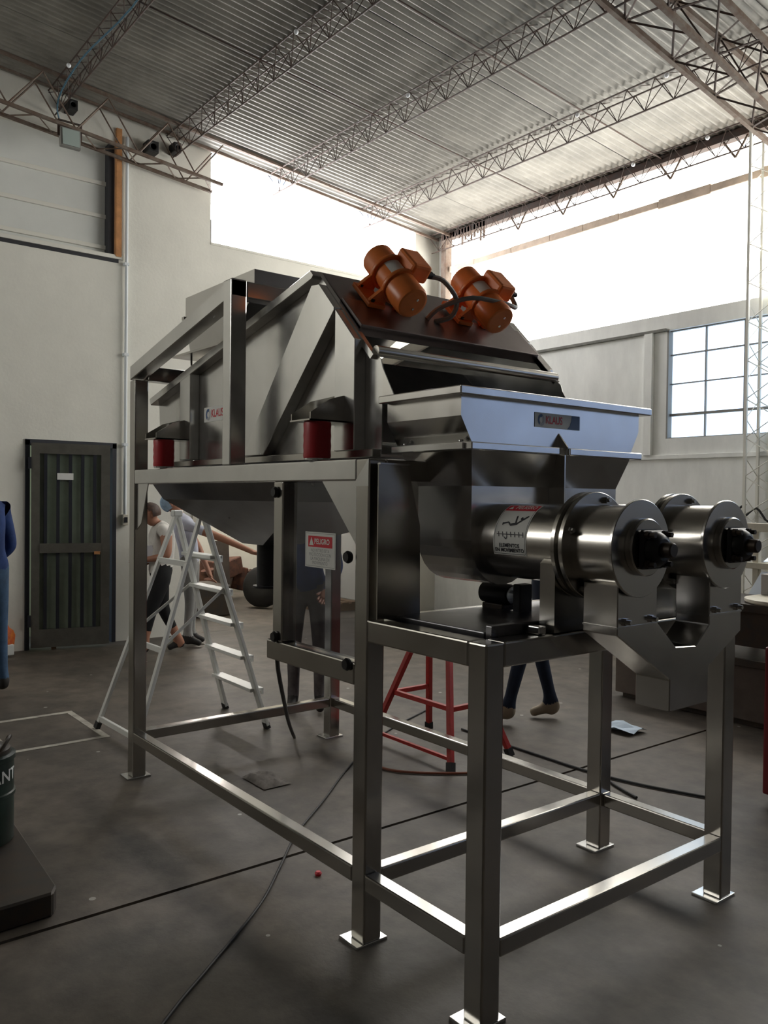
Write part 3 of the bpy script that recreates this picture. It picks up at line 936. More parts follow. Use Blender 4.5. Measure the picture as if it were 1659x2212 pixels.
# motors
def motor(yc):
    def P(s, y, h): return sl(s, yc + y, h)
    h = .122
    b = MB().lathe([(.06, .0), (.071, .010), (.073, .11), (.073, .112), (.068, .114), (.068, .212), (.073, .214), (.073, .335), (.067, .350), (.058, .352)],
                   P(0, 0, h), SA, 32)
    o = b.build('vibration_motor', 'orange', fd)
    for s in (.105, .215):
        MB().lathe([(.083, 0), (.085, .004), (.085, .014), (.083, .018)], P(s, 0, h), SA, 32).build('clamp_ring', 'orange', o)
        # lug webs to the base
        for e in (-1, 1):
            b = MB()
            b.prism([P(s, e * .035, .055), P(s, e * .07, .11), P(s, e * .12, .03), P(s, e * .12, .012), P(s, e * .03, .012)], SA * .016)
            b.build('foot_web', 'orange', o)
    slbox(MB(), .085, .25, yc - .125, yc - .035, .012, .032, .004).build('foot', 'orange', o)
    slbox(MB(), .085, .25, yc + .035, yc + .125, .012, .032, .004).build('foot', 'orange', o)
    for e in (-1, 1):
        for s in (.11, .225):
            MB().lathe([(.013, 0), (.013, .012)], P(s, e * .1, .032), SN, 6).build('bolt', 'black', o)
    jb = slbox(MB(), .09, .235, yc + .012, yc + .115, h + .035, h + .118, .014).build('junction_box', 'orange', o)
    MB().lathe([(.016, 0), (.016, .03), (.011, .03), (.011, .045)], P(.205, .115, h + .072), (0, 1, 0), 12).build('cable_gland', 'black', jb)
    # name plate wrapped on the body
    pts = []
    bm = MB()
    rows = []
    ay = V((0, 1, 0))
    for k in range(7):
        th = math.radians(-52 + 58 * k / 6)
        rad = SN * math.cos(th) + ay * math.sin(th)
        rows.append([bm.bm.verts.new(P(s, 0, h) + rad * .0692) for s in (.128, .205)])
    for k in range(6):
        bm.bm.faces.new([rows[k][0], rows[k][1], rows[k + 1][1], rows[k + 1][0]]).smooth = True
    bm.build('name_plate', 'label_white', o)
    # end screw marks
    for dh in (.02, -.025):
        MB().lathe([(.006, 0), (.006, .004)], P(.351, .012, h + dh), SA, 6).build('cap_screw', 'bright', o)
    return o
motor(.43); motor(.95)
cb1 = MB().sweep([sl(.205, .56, .186), sl(.22, .64, .19), sl(.25, .74, .13), sl(.28, .735, .06), sl(.26, .68, .01)], .011, 8).build('motor_cable', 'cable_grey', fd)
cb2 = MB().sweep([sl(.205, 1.08, .186), sl(.28, 1.07, .17), sl(.30, .98, .185), sl(.27, .80, .165), sl(.25, .68, .08), sl(.25, .64, .01)], .011, 8).build('motor_cable', 'cable_grey', fd)
# maker's label on the near side plate
def maker_label(root, org, ux, uy, w, hgt, par, bgm):
    org, ux, uy = V(org), V(ux), V(uy)
    nrm = ux.cross(uy)
    def rect(name, m, x0, x1, y0, y1, d):
        b = MB()
        c = [org + ux * x0 + uy * y0, org + ux * x1 + uy * y0, org + ux * x1 + uy * y1, org + ux * x0 + uy * y1]
        b.hexa([p + nrm * (d - .0004) for p in c] + [p + nrm * d for p in c])
        return b.build(name, m, par)
    pl_ = rect('maker_label', bgm, 0, w, 0, hgt, .0012)
    par = pl_
    s = hgt
    def poly(name, m, pts, d=.002):
        b = MB()
        b.prism([org + ux * x * s + uy * y * s + nrm * d for x, y in pts], nrm * -.0004)
        return b.build(name, m, pl_)
    # ring emblem: two bent halves
    a1 = [(.62 + .34 * math.cos(t), .5 + .40 * math.sin(t)) for t in [math.radians(a) for a in range(60, 241, 20)]]
    a2 = [(.62 + .17 * math.cos(t), .5 + .20 * math.sin(t)) for t in [math.radians(a) for a in range(240, 59, -20)]]
    poly('emblem', 'label_blue', a1 + a2)
    a1 = [(.66 + .34 * math.cos(t), .5 + .40 * math.sin(t)) for t in [math.radians(a) for a in range(-110, 51, 20)]]
    a2 = [(.66 + .17 * math.cos(t), .5 + .20 * math.sin(t)) for t in [math.radians(a) for a in range(50, -111, -20)]]
    poly('emblem', 'label_grey' if bgm != 'label_grey' else 'label_black', a1 + a2)
    text_mesh('KLAUS', .74 * s, org + ux * 1.08 * s + uy * .52 * s + nrm * .002, ux, uy, 'label_red', pl_, sx=.80, bold=.012 * s)
    if w / hgt > 4:
        poly('swoosh', 'label_blue', [(3.35, .02), (3.62, .25), (3.78, .60), (3.85, .98), (4.7, .98), (4.7, .02)])
    return pl_
maker_label(fd, (.575, Y0 - .001, 2.035), (1, 0, 0), (0, 0, 1), .36, .078, fd, 'label_white')

# ---------------------------------------------- inlet box
ib = thing('inlet_box', (.7, .73, 2.46), 'open stainless inlet box above the feeder on the raised stand', 'hopper')
b = MB()
frustum(b, .313, 1.094, .2, 1.25, 2.752, .313, 1.094, .2, 1.25, 2.645)
frustum(b, .313, 1.094, .2, 1.25, 2.645, .27, .74, .25, 1.2, 2.452)
solid(b.build('box_walls', 'steel_sheet', ib), .004)
b = MB()
b.box(.11, .76, .21, 1.24, 2.440, 2.452)
b.build('outlet_flange', 'steel', ib)
MB().rod((.26, .26, 2.30), (.26, .26, 2.44), .006, 8).build('hanger_rod', 'steel', ib)
MB().rod((.6, .26, 2.36), (.6, .26, 2.44), .006, 8).build('hanger_rod', 'steel', ib)
for x in (.28, 1.10):
    MB().box(x, x + .03 if x > 1 else x + .03, .19, 1.26, 2.63, 2.648).build('support_strip', 'steel', ib)

# ---------------------------------------------- twin screw discharger
sf = thing('screw_feeder', (2.7, .73, 1.2), 'stainless receiving hopper with two horizontal screw tubes and a forked outlet chute', 'feeder')
XF = 2.565
YA, YB_ = .205, 1.245
prof = [(YA, 2.02), (YA, 1.935), (.258, 1.845), (1.192, 1.845), (YB_, 1.935), (YB_, 2.02)]
b = MB()
fa = [b.bm.verts.new((XF, y, z)) for y, z in prof]
ba = [b.bm.verts.new((2.15, y, z)) for y, z in prof]
b.bm.faces.new(fa); b.bm.faces.new(ba[::-1])
for i in (0, 1, 3, 4):
    b.bm.faces.new([fa[i + 1], fa[i], ba[i], ba[i + 1]])
solid(b.build('hopper_top', 'steel_sheet', sf), .003)
b = MB()
ox0, ox1, oy0, oy1 = 2.14, 2.605, .165, 1.285
ix0, ix1, iy0, iy1 = 2.155, 2.562, .208, 1.242
def rimseg(p):
    b.hexa([(x, y, 2.005) for x, y in p] + [(x, y, 2.035) for x, y in p], .004, 2)
rimseg([(ox1, oy0), (ox1, oy1), (ix1, iy1), (ix1, iy0)])
rimseg([(ox0, oy0), (ox1 - .0, oy0), (ix1, iy0), (ix0, iy0)])
rimseg([(ox0, iy1), (ix1, iy1), (ox1, oy1), (ox0, oy1)])
b.build('rim', 'steel_sheet', sf)
b = MB()
b.box(XF - .01, 2.60, .225, .695, 1.815, 1.843, .004)
b.box(XF - .01, 2.60, .755, 1.225, 1.815, 1.843, .004)
b.box(2.16, XF, .215, .262, 1.815, 1.843, .004)
b.box(2.16, XF, 1.19, 1.235, 1.815, 1.843, .004)
b.build('flange', 'steel_matt', sf)
for x in (2.22, 2.53):
    MB().lathe([(.009, 0), (.009, .01)], (x, .238, 1.843), (0, 0, 1), 6).build('flange_bolt', 'bright', sf)
b = MB()
frustum(b, 2.17, XF - .002, .26, 1.19, 1.818, 2.225, 2.522, .303, 1.15, 1.69)
solid(b.build('hopper_lower', 'steel_sheet', sf), .003)
TY = (.472, .985)
TZ, TR = 1.49, .137
def arc(cy, r, a0, a1, n=10):
    return [(cy + r * math.cos(math.radians(a0 + (a1 - a0) * k / n)), TZ + r * math.sin(math.radians(a0 + (a1 - a0) * k / n))) for k in range(n + 1)]
tp = [(.303, 1.69), (.303, 1.49)] + arc(.472, .169, 190, 330) + arc(.985, .169, 210, 350) + [(1.154, 1.49), (1.154, 1.69)]
MB().prism([(2.225, y, z) for y, z in tp], (.297, 0, 0)).build('trough', 'steel_sheet', sf)
MB().prism([(2.33, .02, 1.762), (2.33, .156, 1.762), (2.33, .218, 1.54), (2.33, .223, 1.202), (2.33, .02, 1.202)], (.006, 0, 0)).build('end_plate', 'steel', sf)
MB().box(2.326, 2.345, .02, .156, 1.762, 1.768).build('end_plate_lip', 'steel_matt', sf)
for cy in TY:
    tb = MB().lathe([(TR, 0), (TR, .378)], (2.522, cy, TZ), (1, 0, 0), 56).build('screw_tube', 'steel_tube', sf)
    MB().lathe([(.178, 0), (.180, .002), (.180, .016), (.174, .018), (.160, .020), (.160, .030), (.174, .032), (.180, .034), (.180, .048), (.178, .05)],
               (2.90, cy, TZ), (1, 0, 0), 56).build('clamp_flange', 'steel', sf)
    MB().lathe([(TR, 0), (TR, .165)], (2.948, cy, TZ), (1, 0, 0), 56).build('end_tube', 'steel_tube', sf)
    MB().lathe([(.155, 0), (.157, .002), (.157, .010), (.155, .012)], (3.112, cy, TZ), (1, 0, 0), 56).build('end_disc', 'steel_sheet', sf)
    hb = MB().lathe([(.090, 0), (.092, .003), (.092, .022), (.088, .026)], (3.124, cy, TZ + .005), (1, 0, 0), 40).build('bearing_hub', 'steel', sf)
    b = MB()
    b.hexa([(x, cy + sy * .062, TZ + sz * .062) for x in (3.150, 3.172) for sy, sz in ((-1, -1), (1, -1), (1, 1), (-1, 1))], .014, 3)
    b.build('bearing_flange', 'black', hb)
    b = MB().lathe([(.056, 0), (.056, .012), (.045, .03), (.034, .034)], (3.172, cy, TZ), (1, 0, 0), 28)
    b.build('bearing_body', 'black', hb)
    b = MB().lathe([(.024, 0), (.024, .03), (.02, .034)], (3.206, cy, TZ), (1, 0, 0), 18)
    b.build('shaft_end', 'dark_steel', hb)
    for sy in (-1, 1):
        for sz in (-1, 1):
            b = MB().lathe([(.014, 0), (.014, .012), (.009, .012), (.009, .032)], (3.172, cy + sy * .045, TZ + sz * .046), (1, 0, 0), 6)
            b.build('bearing_bolt', 'dark_steel', hb)
    for a in (75, 160, 245, 330):
        b = MB().lathe([(.012, 0), (.012, .012), (.008, .012), (.008, .022)],
                (2.95, cy + .158 * math.cos(math.radians(a)), TZ + .158 * math.sin(math.radians(a))), (1, 0, 0), 6)
        b.build('flange_bolt', 'bright', sf)
    # saddle
    y0, y1 = cy - .147, cy + .147
    pts = [(y0, 1.202), (y1, 1.202), (y1, 1.43)] + [(cy + .1375 * math.cos(math.radians(a)), TZ + .1375 * math.sin(math.radians(a))) for a in range(-20, -161, -14)] + [(y0, 1.43)]
    MB().prism([(2.832, y, z) for y, z in pts], (.064, 0, 0)).build('saddle', 'steel', sf)
    for y in (cy - .19, cy + .19):
        MB().box(2.835, 2.885, y - .018, y + .018, 1.2, 1.226, .004).build('saddle_lug', 'bright', sf)
# forked chute
CH = [(.385, 1.375), (.385, 1.215), (.68, 1.037), (.68, .93), (.917, .93), (.917, 1.056), (1.134, 1.165), (1.134, 1.375),
      (.918, 1.375), (.918, 1.205), (.834, 1.139), (.712, 1.148), (.598, 1.245), (.598, 1.375)]
MB().prism([(2.965, y, z) for y, z in CH], (.135, 0, 0), .003).build('forked_chute', 'steel_sheet', sf)
for ya_, yb2 in ((.383, .60), (.916, 1.136)):
    MB().box(2.964, 3.1015, ya_, yb2, 1.236, 1.242).build('chute_seam', 'steel_matt', sf)
for y in (.425, .565, .955, 1.10):
    b = MB().lathe([(.013, 0), (.013, .010), (.008, .010), (.008, .024)], (3.10, y, 1.256), (1, 0, 0), 6)
    b.build('chute_bolt', 'bright', sf)
# centre rib between the tubes
MB().prism([(XF + .001, .723, 1.90), (2.612, .723, 1.845), (2.600, .723, 1.815), (2.600, .723, 1.60), (2.523, .723, 1.60), (2.523, .723, 1.692), (XF, .723, 1.815)], (0, .007, 0)).build('centre_rib', 'steel', sf)
# small drive under the tubes
gd = MB().lathe([(.03, 0), (.042, .010), (.042, .14), (.036, .15)], (2.295, .60, 1.266), (1, .0, 0), 24).build('drive_motor', 'black', sf)
MB().lathe([(.026, 0), (.034, .01), (.034, .03), (.026, .04)], (2.445, .60, 1.266), (1, 0, 0), 20).build('highlight_collar', 'foil', gd)  # bright collar put in for the highlight on the drive
MB().box(2.485, 2.525, .565, .635, 1.203, 1.315, .006).build('drive_bracket', 'black', gd)
MB().box(2.32, 2.43, .565, .635, 1.203, 1.228, .004).build('drive_foot', 'dark_steel', gd)
# label on the hopper front
maker_label(sf, (XF + .002, .585, 1.918), (0, 1, 0), (0, 0, 1), .265, .056, sf, 'label_white')

# warning label wrapped round the near tube
RW = TR + .0012
def onT(x, th, r=RW):
    t = math.radians(th)
    return V((x, TY[0] - r * math.cos(t), TZ + r * math.sin(t)))
T0, T1 = -18.5, 70.0
X0, X1 = 2.603, 2.758
def tube_patch(name, m, x0, x1, t0, t1, par, r):
    b = MB()
    n = 14
    rows = [[b.bm.verts.new(onT(x, t0 + (t1 - t0) * k / n, r)) for x in (x0, x1)] for k in range(n + 1)]
    for k in range(n):
        b.bm.faces.new([rows[k][0], rows[k][1], rows[k + 1][1], rows[k + 1][0]]).smooth = True
    return b.build(name, m, par)
ws = tube_patch('warning_label', 'label_white', X0, X1, T0, T1, sf, RW)
tube_patch('red_band', 'label_red', X0 + .004, X1 - .004, 53.5, T1 - 1.5, ws, RW + .0006)
deg = math.degrees(1 / TR)
HS = (T1 - T0) / deg      # unrolled height
def wrap(x, y): return onT(X0 + x, T0 + y * deg, RW + .0012)
WL = X1 - X0
text_mesh('PELIGRO', .030, None, None, None, 'label_white', ws, warp=lambda x, y: wrap(.046 + x, HS - .0205 + y), sx=.82, bold=.0007)
for k, ln in enumerate(('ELEMENTOS', 'EN MOVIMIENTO')):
    text_mesh(ln, .0185, None, None, None, 'label_black', ws, warp=lambda x, y, k=k: wrap(WL / 2 + x, .034 - .0165 * k + y), align='CENTER', sx=.95, bold=.0004)
def wpoly(pts, m='label_black', name='pictogram'):
    b = MB()
    b.bm.faces.new([b.bm.verts.new(wrap(x, y)) for x, y in pts])
    return b.build(name, m, ws)
def wline(p, q, w, m='label_black', name='pictogram'):
    dx, dy = q[0] - p[0], q[1] - p[1]
    l = math.hypot(dx, dy)
    nx, ny = -dy / l * w / 2, dx / l * w / 2
    n = 5
    b = MB()
    pr = None
    for k in range(n + 1):
        t = k / n
        c = (p[0] + dx * t, p[1] + dy * t)
        cur = [b.bm.verts.new(wrap(c[0] + nx, c[1] + ny)), b.bm.verts.new(wrap(c[0] - nx, c[1] - ny))]
        if pr:
            b.bm.faces.new([pr[0], pr[1], cur[1], cur[0]])
        pr = cur
    return b.build(name, m, ws)
wpoly([(.014, HS - .031), (.036, HS - .031), (.025, HS - .011)], 'label_white', 'warning_triangle')
# figure falling over a screw conveyor
for p, q, w in (((.030, .112), (.058, .118), .006), ((.058, .118), (.068, .108), .006), ((.068, .108), (.100, .113), .009),
                ((.092, .112), (.086, .145), .006), ((.098, .113), (.138, .145), .006), ((.034, .117), (.033, .106), .004)):
    wline(p, q, w)
wpoly([(.112 + .006 * math.cos(a * .785), .134 + .006 * math.sin(a * .785)) for a in range(8)])
wline((.016, .073), (.142, .073), .003)
for k in range(7):
    x = .022 + .019 * k
    wline((x, .082), (x + .006, .064), .0035)
for p, q in (((.052, .064), (.062, .056)), ((.062, .056), (.066, .066))):
    wline(p, q, .004)
for p, q in (((.005, .005), (.005, HS - .04)), ((WL - .005, .005), (WL - .005, HS - .04)), ((.005, .005), (WL - .005, .005))):
    wline(p, q, .0015, 'label_black', 'border_line')

# ------------------------------------------------------------------ step ladder
ld = thing('step_ladder', (-.73, .7, 0), 'white aluminium A-frame step ladder standing behind the left leg of the machine', 'ladder')
top = lambda x: V((x, .70, 1.53))
FL, FR_ = V((-1.06, 1.18, 0)), V((-.39, 1.16, 0))
TLx, TRx = -.92, -.49
rails = ((FL, top(TLx)), (FR_, top(TRx)))
for a, c in rails:
    r_ = MB().bar(a + (c - a) * .015, c, .026, .058, (1, 0, 0), .004).build('step_rail', 'alu', ld)
for z in (.28, .515, .75, .985, 1.22):
    t = z / 1.53
    a = FL.lerp(top(TLx), t); c = FR_.lerp(top(TRx), t)
    b = MB()
    b.hexa([(a.x, a.y - .045, z - .012), (c.x, c.y - .045, z - .012), (c.x, c.y + .045, z - .012), (a.x, a.y + .045, z - .012),
            (a.x, a.y - .045, z + .012), (c.x, c.y - .045, z + .012), (c.x, c.y + .045, z + .012), (a.x, a.y + .045, z + .012)], .003)
    b.box(a.x, c.x, a.y + .03, a.y + .045, z - .035, z + .01)
    b.build('step', 'alu', ld)
BL, BR = V((-1.08, .19, 0)), V((-.44, .21, 0))
for a, c in ((BL, top(TLx + .02)), (BR, top(TRx - .02))):
    MB().bar(a + (c - a) * .02, c, .024, .04, (1, 0, 0), .003).build('rear_rail', 'alu', ld)
for z in (.07, .62, 1.18):
    t = z / 1.53
    a = BL.lerp(top(TLx), t); c = BR.lerp(top(TRx), t)
    MB().bar(a, c, .022, .038, (0, 0, 1), .003).build('rear_crossbar', 'alu', ld)
for a, c, xo in ((BL, FL, TLx), (BR, FR_, TRx)):
    p = a.lerp(top(xo), .43); q = c.lerp(top(xo), .66)
    MB().bar(p, q, .008, .02, (0, 0, 1)).build('spreader', 'alu', ld)
for a, c in ((FL, TLx), (FR_, TRx), (BL, TLx), (BR, TRx)):
    d = (top(c) - a).normalized()
    MB().bar(a + V((0, 0, .004)), a + d * .05, .03, .055, (1, 0, 0)).build('foot_cap', 'rubber', ld)
for x in (TLx + .01, TRx - .01):
    MB().box(x - .03, x + .03, .665, .735, 1.49, 1.535, .008).build('hinge_cap', 'alu', ld)

# ------------------------------------------------------------------ red trestle
ts = thing('trestle', (.65, 1.84, 0), 'red steel trestle on the floor behind the front of the machine', 'trestle')
tz = .80
for x0, x1 in ((.27, .52), (1.06, .78)):
    for y in (1.58, 2.10):
        MB().bar((x0, y, .012), (x1, 1.84 + (.03 if y > 1.84 else -.03), tz), .035, .035, (1, 0, 0), .003).build('leg', 'red_paint', ts)
        MB().bar((x0, y, 0), (x0 + (x1 - x0) * .05, y + (1.84 - y) * .05, .05), .042, .042, (1, 0, 0)).build('foot_cap', 'rubber', ts)
    f = .42
    xa = x0 + (x1 - x0) * f
    MB().bar((xa, 1.58 + .26 * f, tz * f), (xa, 2.10 - .26 * f, tz * f), .03, .03, (0, 0, 1), .002).build('cross_brace', 'red_paint', ts)
MB().bar((.27 + .25 * .42, 1.69, tz * .42), (1.06 - .28 * .42, 1.69, tz * .42), .03, .03, (0, 0, 1), .002).build('side_brace', 'red_paint', ts)
MB().box(.42, .88, 1.80, 1.88, tz - .02, tz + .04, .004).build('top_bar', 'red_paint', ts)
MB().bar((.3, 1.61, .06), (1.03, 1.61, .06), .02, .02).build('side_brace', 'red_paint', ts)

# ------------------------------------------------------------------ right background: bench and stock
wk = thing('workbench', (2.2, 4.3, 0), 'long brown-panelled workbench standing along the right behind the machine', 'bench')
MB().box(.45, 3.6, 4.02, 4.6, .04, .44, .006).build('lower_panel', 'bench', wk)
MB().box(.5, 3.6, 4.06, 4.6, .0, .04).build('plinth', 'dark_steel', wk)
MB().box(.44, 3.6, 3.98, 4.62, .44, .50, .006).build('lower_shelf', 'dark_steel', wk)
for x in (1.35, 2.4, 3.5):
    MB().box(x, x + .06, 4.1, 4.16, .50, .84).build('leg', 'dark_steel', wk)
    MB().box(x, x + .06, 4.5, 4.56, .50, .84).build('leg', 'dark_steel', wk)
MB().box(1.2, 3.6, 3.98, 4.62, .84, .90, .006).build('bench_top', 'dark_steel', wk)
MB().box(1.22, 3.6, 4.04, 4.06, .58, .84).build('apron', 'dark_steel', wk)
tag(MB().lathe([(.29, 0), (.30, .01), (.30, .03), (.26, .04)], (1.78, 4.25, .902), (0, 0, 1), 36).build('round_lid', 'cream'),
    'round cream steel lid lying on the workbench right of the screw tubes', 'lid')
tag(MB().box(1.55, 1.76, 4.28, 4.44, .944, 1.10, .006).build('carton', 'carton'), 'small grey carton standing on the round cream lid', 'box')
rk = thing('sheet_rack', (2.3, 4.9, 0), 'cream steel rack holding shiny metal sheets behind the workbench at right', 'rack')
for x in (1.25, 2.2, 3.2):
    for y in (4.72, 5.4):
        MB().box(x, x + .05, y, y + .05, 0, 1.44, .004).build('post', 'cream', rk)
for z0, z1 in ((1.10, 1.15), (1.40, 1.47)):
    MB().box(1.2, 3.4, 4.70, 4.76, z0, z1, .004).build('front_beam', 'cream', rk)
    MB().box(1.2, 3.4, 5.38, 5.44, z0, z1, .004).build('rear_beam', 'cream', rk)
    for x in (1.25, 2.2, 3.2):
        MB().box(x, x + .05, 4.76, 5.38, z0 + .01, z1 - .01).build('side_beam', 'cream', rk)
for x in (1.47, 1.72, 1.95, 2.5):
    MB().rod((x, 4.73, 1.15), (x, 4.73, 1.40), .010, 8).build('divider', 'dark_strip', rk)
random.seed(11)
def crumple(name, x0, x1, y0, y1, z, amp, label, group):
    b = MB()
    n = 7
    g = [[b.bm.verts.new((x0 + (x1 - x0) * i / n, y0 + (y1 - y0) * j / n, z + random.uniform(-amp, amp))) for j in range(n + 1)] for i in range(n + 1)]
    for i in range(n):
        for j in range(n):
            b.bm.faces.new([g[i][j], g[i + 1][j], g[i + 1][j + 1], g[i][j + 1]])
    o = b.build(name, 'foil', None, flat=True)
    solid(o, .002)
    return tag(o, label, 'sheet', group)
def facet(name, pts, label, group=None):
    o = MB().prism(pts, (0, .003, .003)).build(name, 'foil', None, flat=True)
    return tag(o, label, 'sheet', group)
facet('metal_sheet', [(1.30, 4.80, 1.155), (1.62, 4.80, 1.155), (1.60, 5.30, 1.385), (1.32, 5.30, 1.37)], 'shiny metal sheet tilted in the left bay of the cream rack')
facet('metal_sheet', [(1.66, 4.82, 1.155), (2.15, 4.80, 1.155), (2.12, 5.30, 1.36), (1.70, 5.32, 1.39)], 'shiny metal sheet tilted in the right bay of the cream rack')
facet('leaning_sheet', [(1.30, 4.572, .905), (1.80, 4.572, .905), (1.74, 4.69, 1.09), (1.34, 4.69, 1.08)], 'bright metal sheet leaning at the back of the workbench behind the carton')
facet('leaning_sheet', [(1.84, 4.572, .905), (2.5, 4.572, .905), (2.5, 4.69, 1.06), (1.9, 4.69, 1.09)], 'second bright metal sheet leaning at the back of the workbench, cut by the right edge')
lc = MB().sweep([(.38, 6.22, 1.62), (.30, 6.2, 1.55), (.36, 6.2, 1.48), (.5, 6.2, 1.58), (.62, 6.2, 1.45), (.7, 6.18, 1.6), (.66, 6.2, 1.3)], .012, 6).build('hanging_wire', 'cable')
tag(lc, 'dark loops of wire hung on the lattice column at right', 'wire')
rd = thing('tool_cabinet', (2.75, 2.9, 0), 'dark red steel cabinet cut by the right edge of the view', 'cabinet')
MB().box(2.455, 3.1, 2.58, 3.1, .06, .86, .012).build('body', 'red_dark', rd)
for k in range(3):
    MB().box(2.5, 3.08, 2.565, 2.58, .1 + .25 * k, .33 + .25 * k, .004).build('drawer', 'red_dark', rd)
for x in (2.52, 3.02):
    for y in (2.62, 3.02):
        MB().rod((x, y, .035), (x + .03, y, .035), .035, 14).build('castor', 'rubber', rd)
        MB().rod((x + .015, y, .04), (x + .015, y, .07), .012, 6).build('castor_stem', 'dark_steel', rd)
b = MB().ball((2.62, 2.78, .945), .12, 1.0, 1.1, .6)
for v in b.bm.verts:
    v.co += V((random.uniform(-.015, .015), random.uniform(-.015, .015), random.uniform(-.01, .02)))
tag(b.build('plastic_bag', 'plastic_clear'), 'hazy pinkish plastic bag on top of the dark red cabinet', 'bag')

# ------------------------------------------------------------------ floor clutter
mk = thing('floor_marking', (-1.24, -.13, 0), 'worn white painted rectangle on the floor left of the machine', 'marking')
for x0, x1, y0, y1 in ((-1.66, -1.61, -.46, .20), (-.875, -.83, -.46, .20), (-1.61, -.875, .155, .20), (-1.61, -.875, -.46, -.41)):
    MB().box(x0, x1, y0, y1, 0, .003).build('painted_line', 'mark', mk)
def cable(name, pts, r, m, label):
    return tag(MB().sweep([(x, y, r + .001 + (z if z else 0)) for x, y, z in [(p + (0,))[:3] for p in pts]], r, 8, 6).build(name, m), label, 'cable')
cable('floor_cable', [(2.75, -1.3), (2.267, -.74), (2.091, -.512), (1.813, -.154), (1.561, .094), (1.305, .338), (1.005, .703), (.621, 1.155), (.2, 1.75), (-.1, 2.4)], .0058, 'cable',
      'black cable running across the floor under the machine from the bottom edge')
cable('floor_cable', [(.45, 2.25), (.879, 2.236), (1.24, 2.235), (1.565, 2.24), (1.9, 2.3), (2.3, 2.45)], .008, 'cable', 'thin dark cable on the floor between the red trestle and the far leg')
cable('floor_cable', [(1.2, 2.9), (1.35, 2.62), (1.5, 2.42), (1.75, 2.2), (2.0, 2.1)], .008, 'cable', 'dark cable curving on the floor behind the front stand at right')
cable('floor_cable', [(.55, 1.35), (.72, 1.28), (.86, 1.30), (1.0, 1.42), (1.15, 1.62), (1.22, 1.8)], .008, 'cable_red', 'reddish brown cord looped on the floor at the foot of the trestle')
hs = MB().sweep([(1.59, .05, .99), (1.45, .14, .86), (1.2, .32, .66), (.8, .6, .40), (.3, .95, .14), (-.1, 1.2, .012)], .010, 8).build('hanging_hose', 'rubber', fr)
b = MB()
g = [[b.bm.verts.new((1.0 + .26 * i / 4, 3.08 + .2 * j / 4, .012 + random.uniform(0, .03))) for j in range(5)] for i in range(5)]
for i in range(4):
    for j in range(4):
        b.bm.faces.new([g[i][j], g[i + 1][j], g[i + 1][j + 1], g[i][j + 1]])
pp = solid(b.build('crumpled_paper', 'paper_blue', None, flat=True), .002)
tag(pp, 'crumpled pale blue paper on the floor behind the forked chute', 'paper')
tag(MB().lathe([(.012, 0), (.016, .01), (.010, .018)], (1.72, .19, 0), (0, 0, 1), 10).build('bottle_cap', 'label_red'), 'tiny red cap on the floor left of the middle leg', 'cap')
b = MB()
g = [[b.bm.verts.new((.42 + .26 * i / 6, .52 + .18 * j / 6, .006 + random.uniform(0, .035) * (0 < i < 6 and 0 < j < 6))) for j in range(7)] for i in range(7)]
for i in range(6):
    for j in range(6):
        b.bm.faces.new([g[i][j], g[i + 1][j], g[i + 1][j + 1], g[i][j + 1]]).smooth = True
tag(b.build('rag', 'floor_rag'), 'small grey rag lying on the floor inside the machine frame', 'rag')
# bottom-left slab and drum
sb = thing('steel_slab', (1.0, -1.2, 0), 'thick dark oily steel slab on the floor at the lower left edge', 'slab')
MB().prism([(1.345, -.80, .0), (1.40, -.83, .0), (1.455, -1.9, .0), (.45, -1.9, .0), (.45, -.76, .0)], (0, 0, .095), .008).build('plate', 'dark_steel', sb)
dm = thing('lubricant_drum', (.71, -.95, .095), 'small dark green drum with white lettering on the steel slab', 'drum')
b = MB().lathe([(.14, 0), (.145, .006), (.145, .20), (.151, .205), (.151, .22), (.145, .225), (.145, .36), (.151, .365), (.151, .385), (.135, .39)], (.71, -.95, .0955), (0, 0, 1), 40)
b.build('body', 'green_black', dm)
MB().lathe([(.13, 0), (.13, .02), (.05, .05), (.03, .06)], (.71, -.95, .485), (0, 0, 1), 24).build('lid', 'dark_steel', dm)
MB().sweep([(.85, -.95, .44), (.88, -.92, .50), (.79, -.84, .56), (.67, -.82, .52), (.65, -.83, .45)], .008, 6).build('handle', 'dark_steel', dm)
def drumwrap(x, y):
    a = math.radians(66) + x / .1465
    return V((.71 + .1466 * math.cos(a), -.95 + .1466 * math.sin(a), .395 + y))
text_mesh('LUBRICANT', .075, None, None, None, 'label_white', dm, warp=lambda x, y: drumwrap(x, y), align='RIGHT', bold=.001)

tag(MB().sweep([(.4, .76, 5.66), (-.8, .74, 5.70), (-2.0, .77, 5.64), (-3.2, .75, 5.70), (-4.0, .78, 5.64), (-4.22, .86, 5.5), (-4.25, .98, 5.36)], .008, 6).build('hanging_wire', 'wire_blue'),
    'blue wire slung along the first purlin and down to the wall girder', 'wire')
# orange bag by the wall
bg_ = thing('orange_bag', (-4.2, .33, 0), 'orange and white bag on the floor by the left wall beside the door', 'bag')
b = MB().ball((-4.2, .33, .16), .13, .8, .8, 1.2, 14, 10)
for v in b.bm.verts:
    v.co += V((random.uniform(-.012, .012), random.uniform(-.012, .012), 0)); v.co.z = max(v.co.z, .0)
b.build('bag_body', 'yellow_bag', bg_)
MB().box(-4.13, -4.085, .25, .40, .02, .13, .01).build('white_panel', 'label_white', bg_)

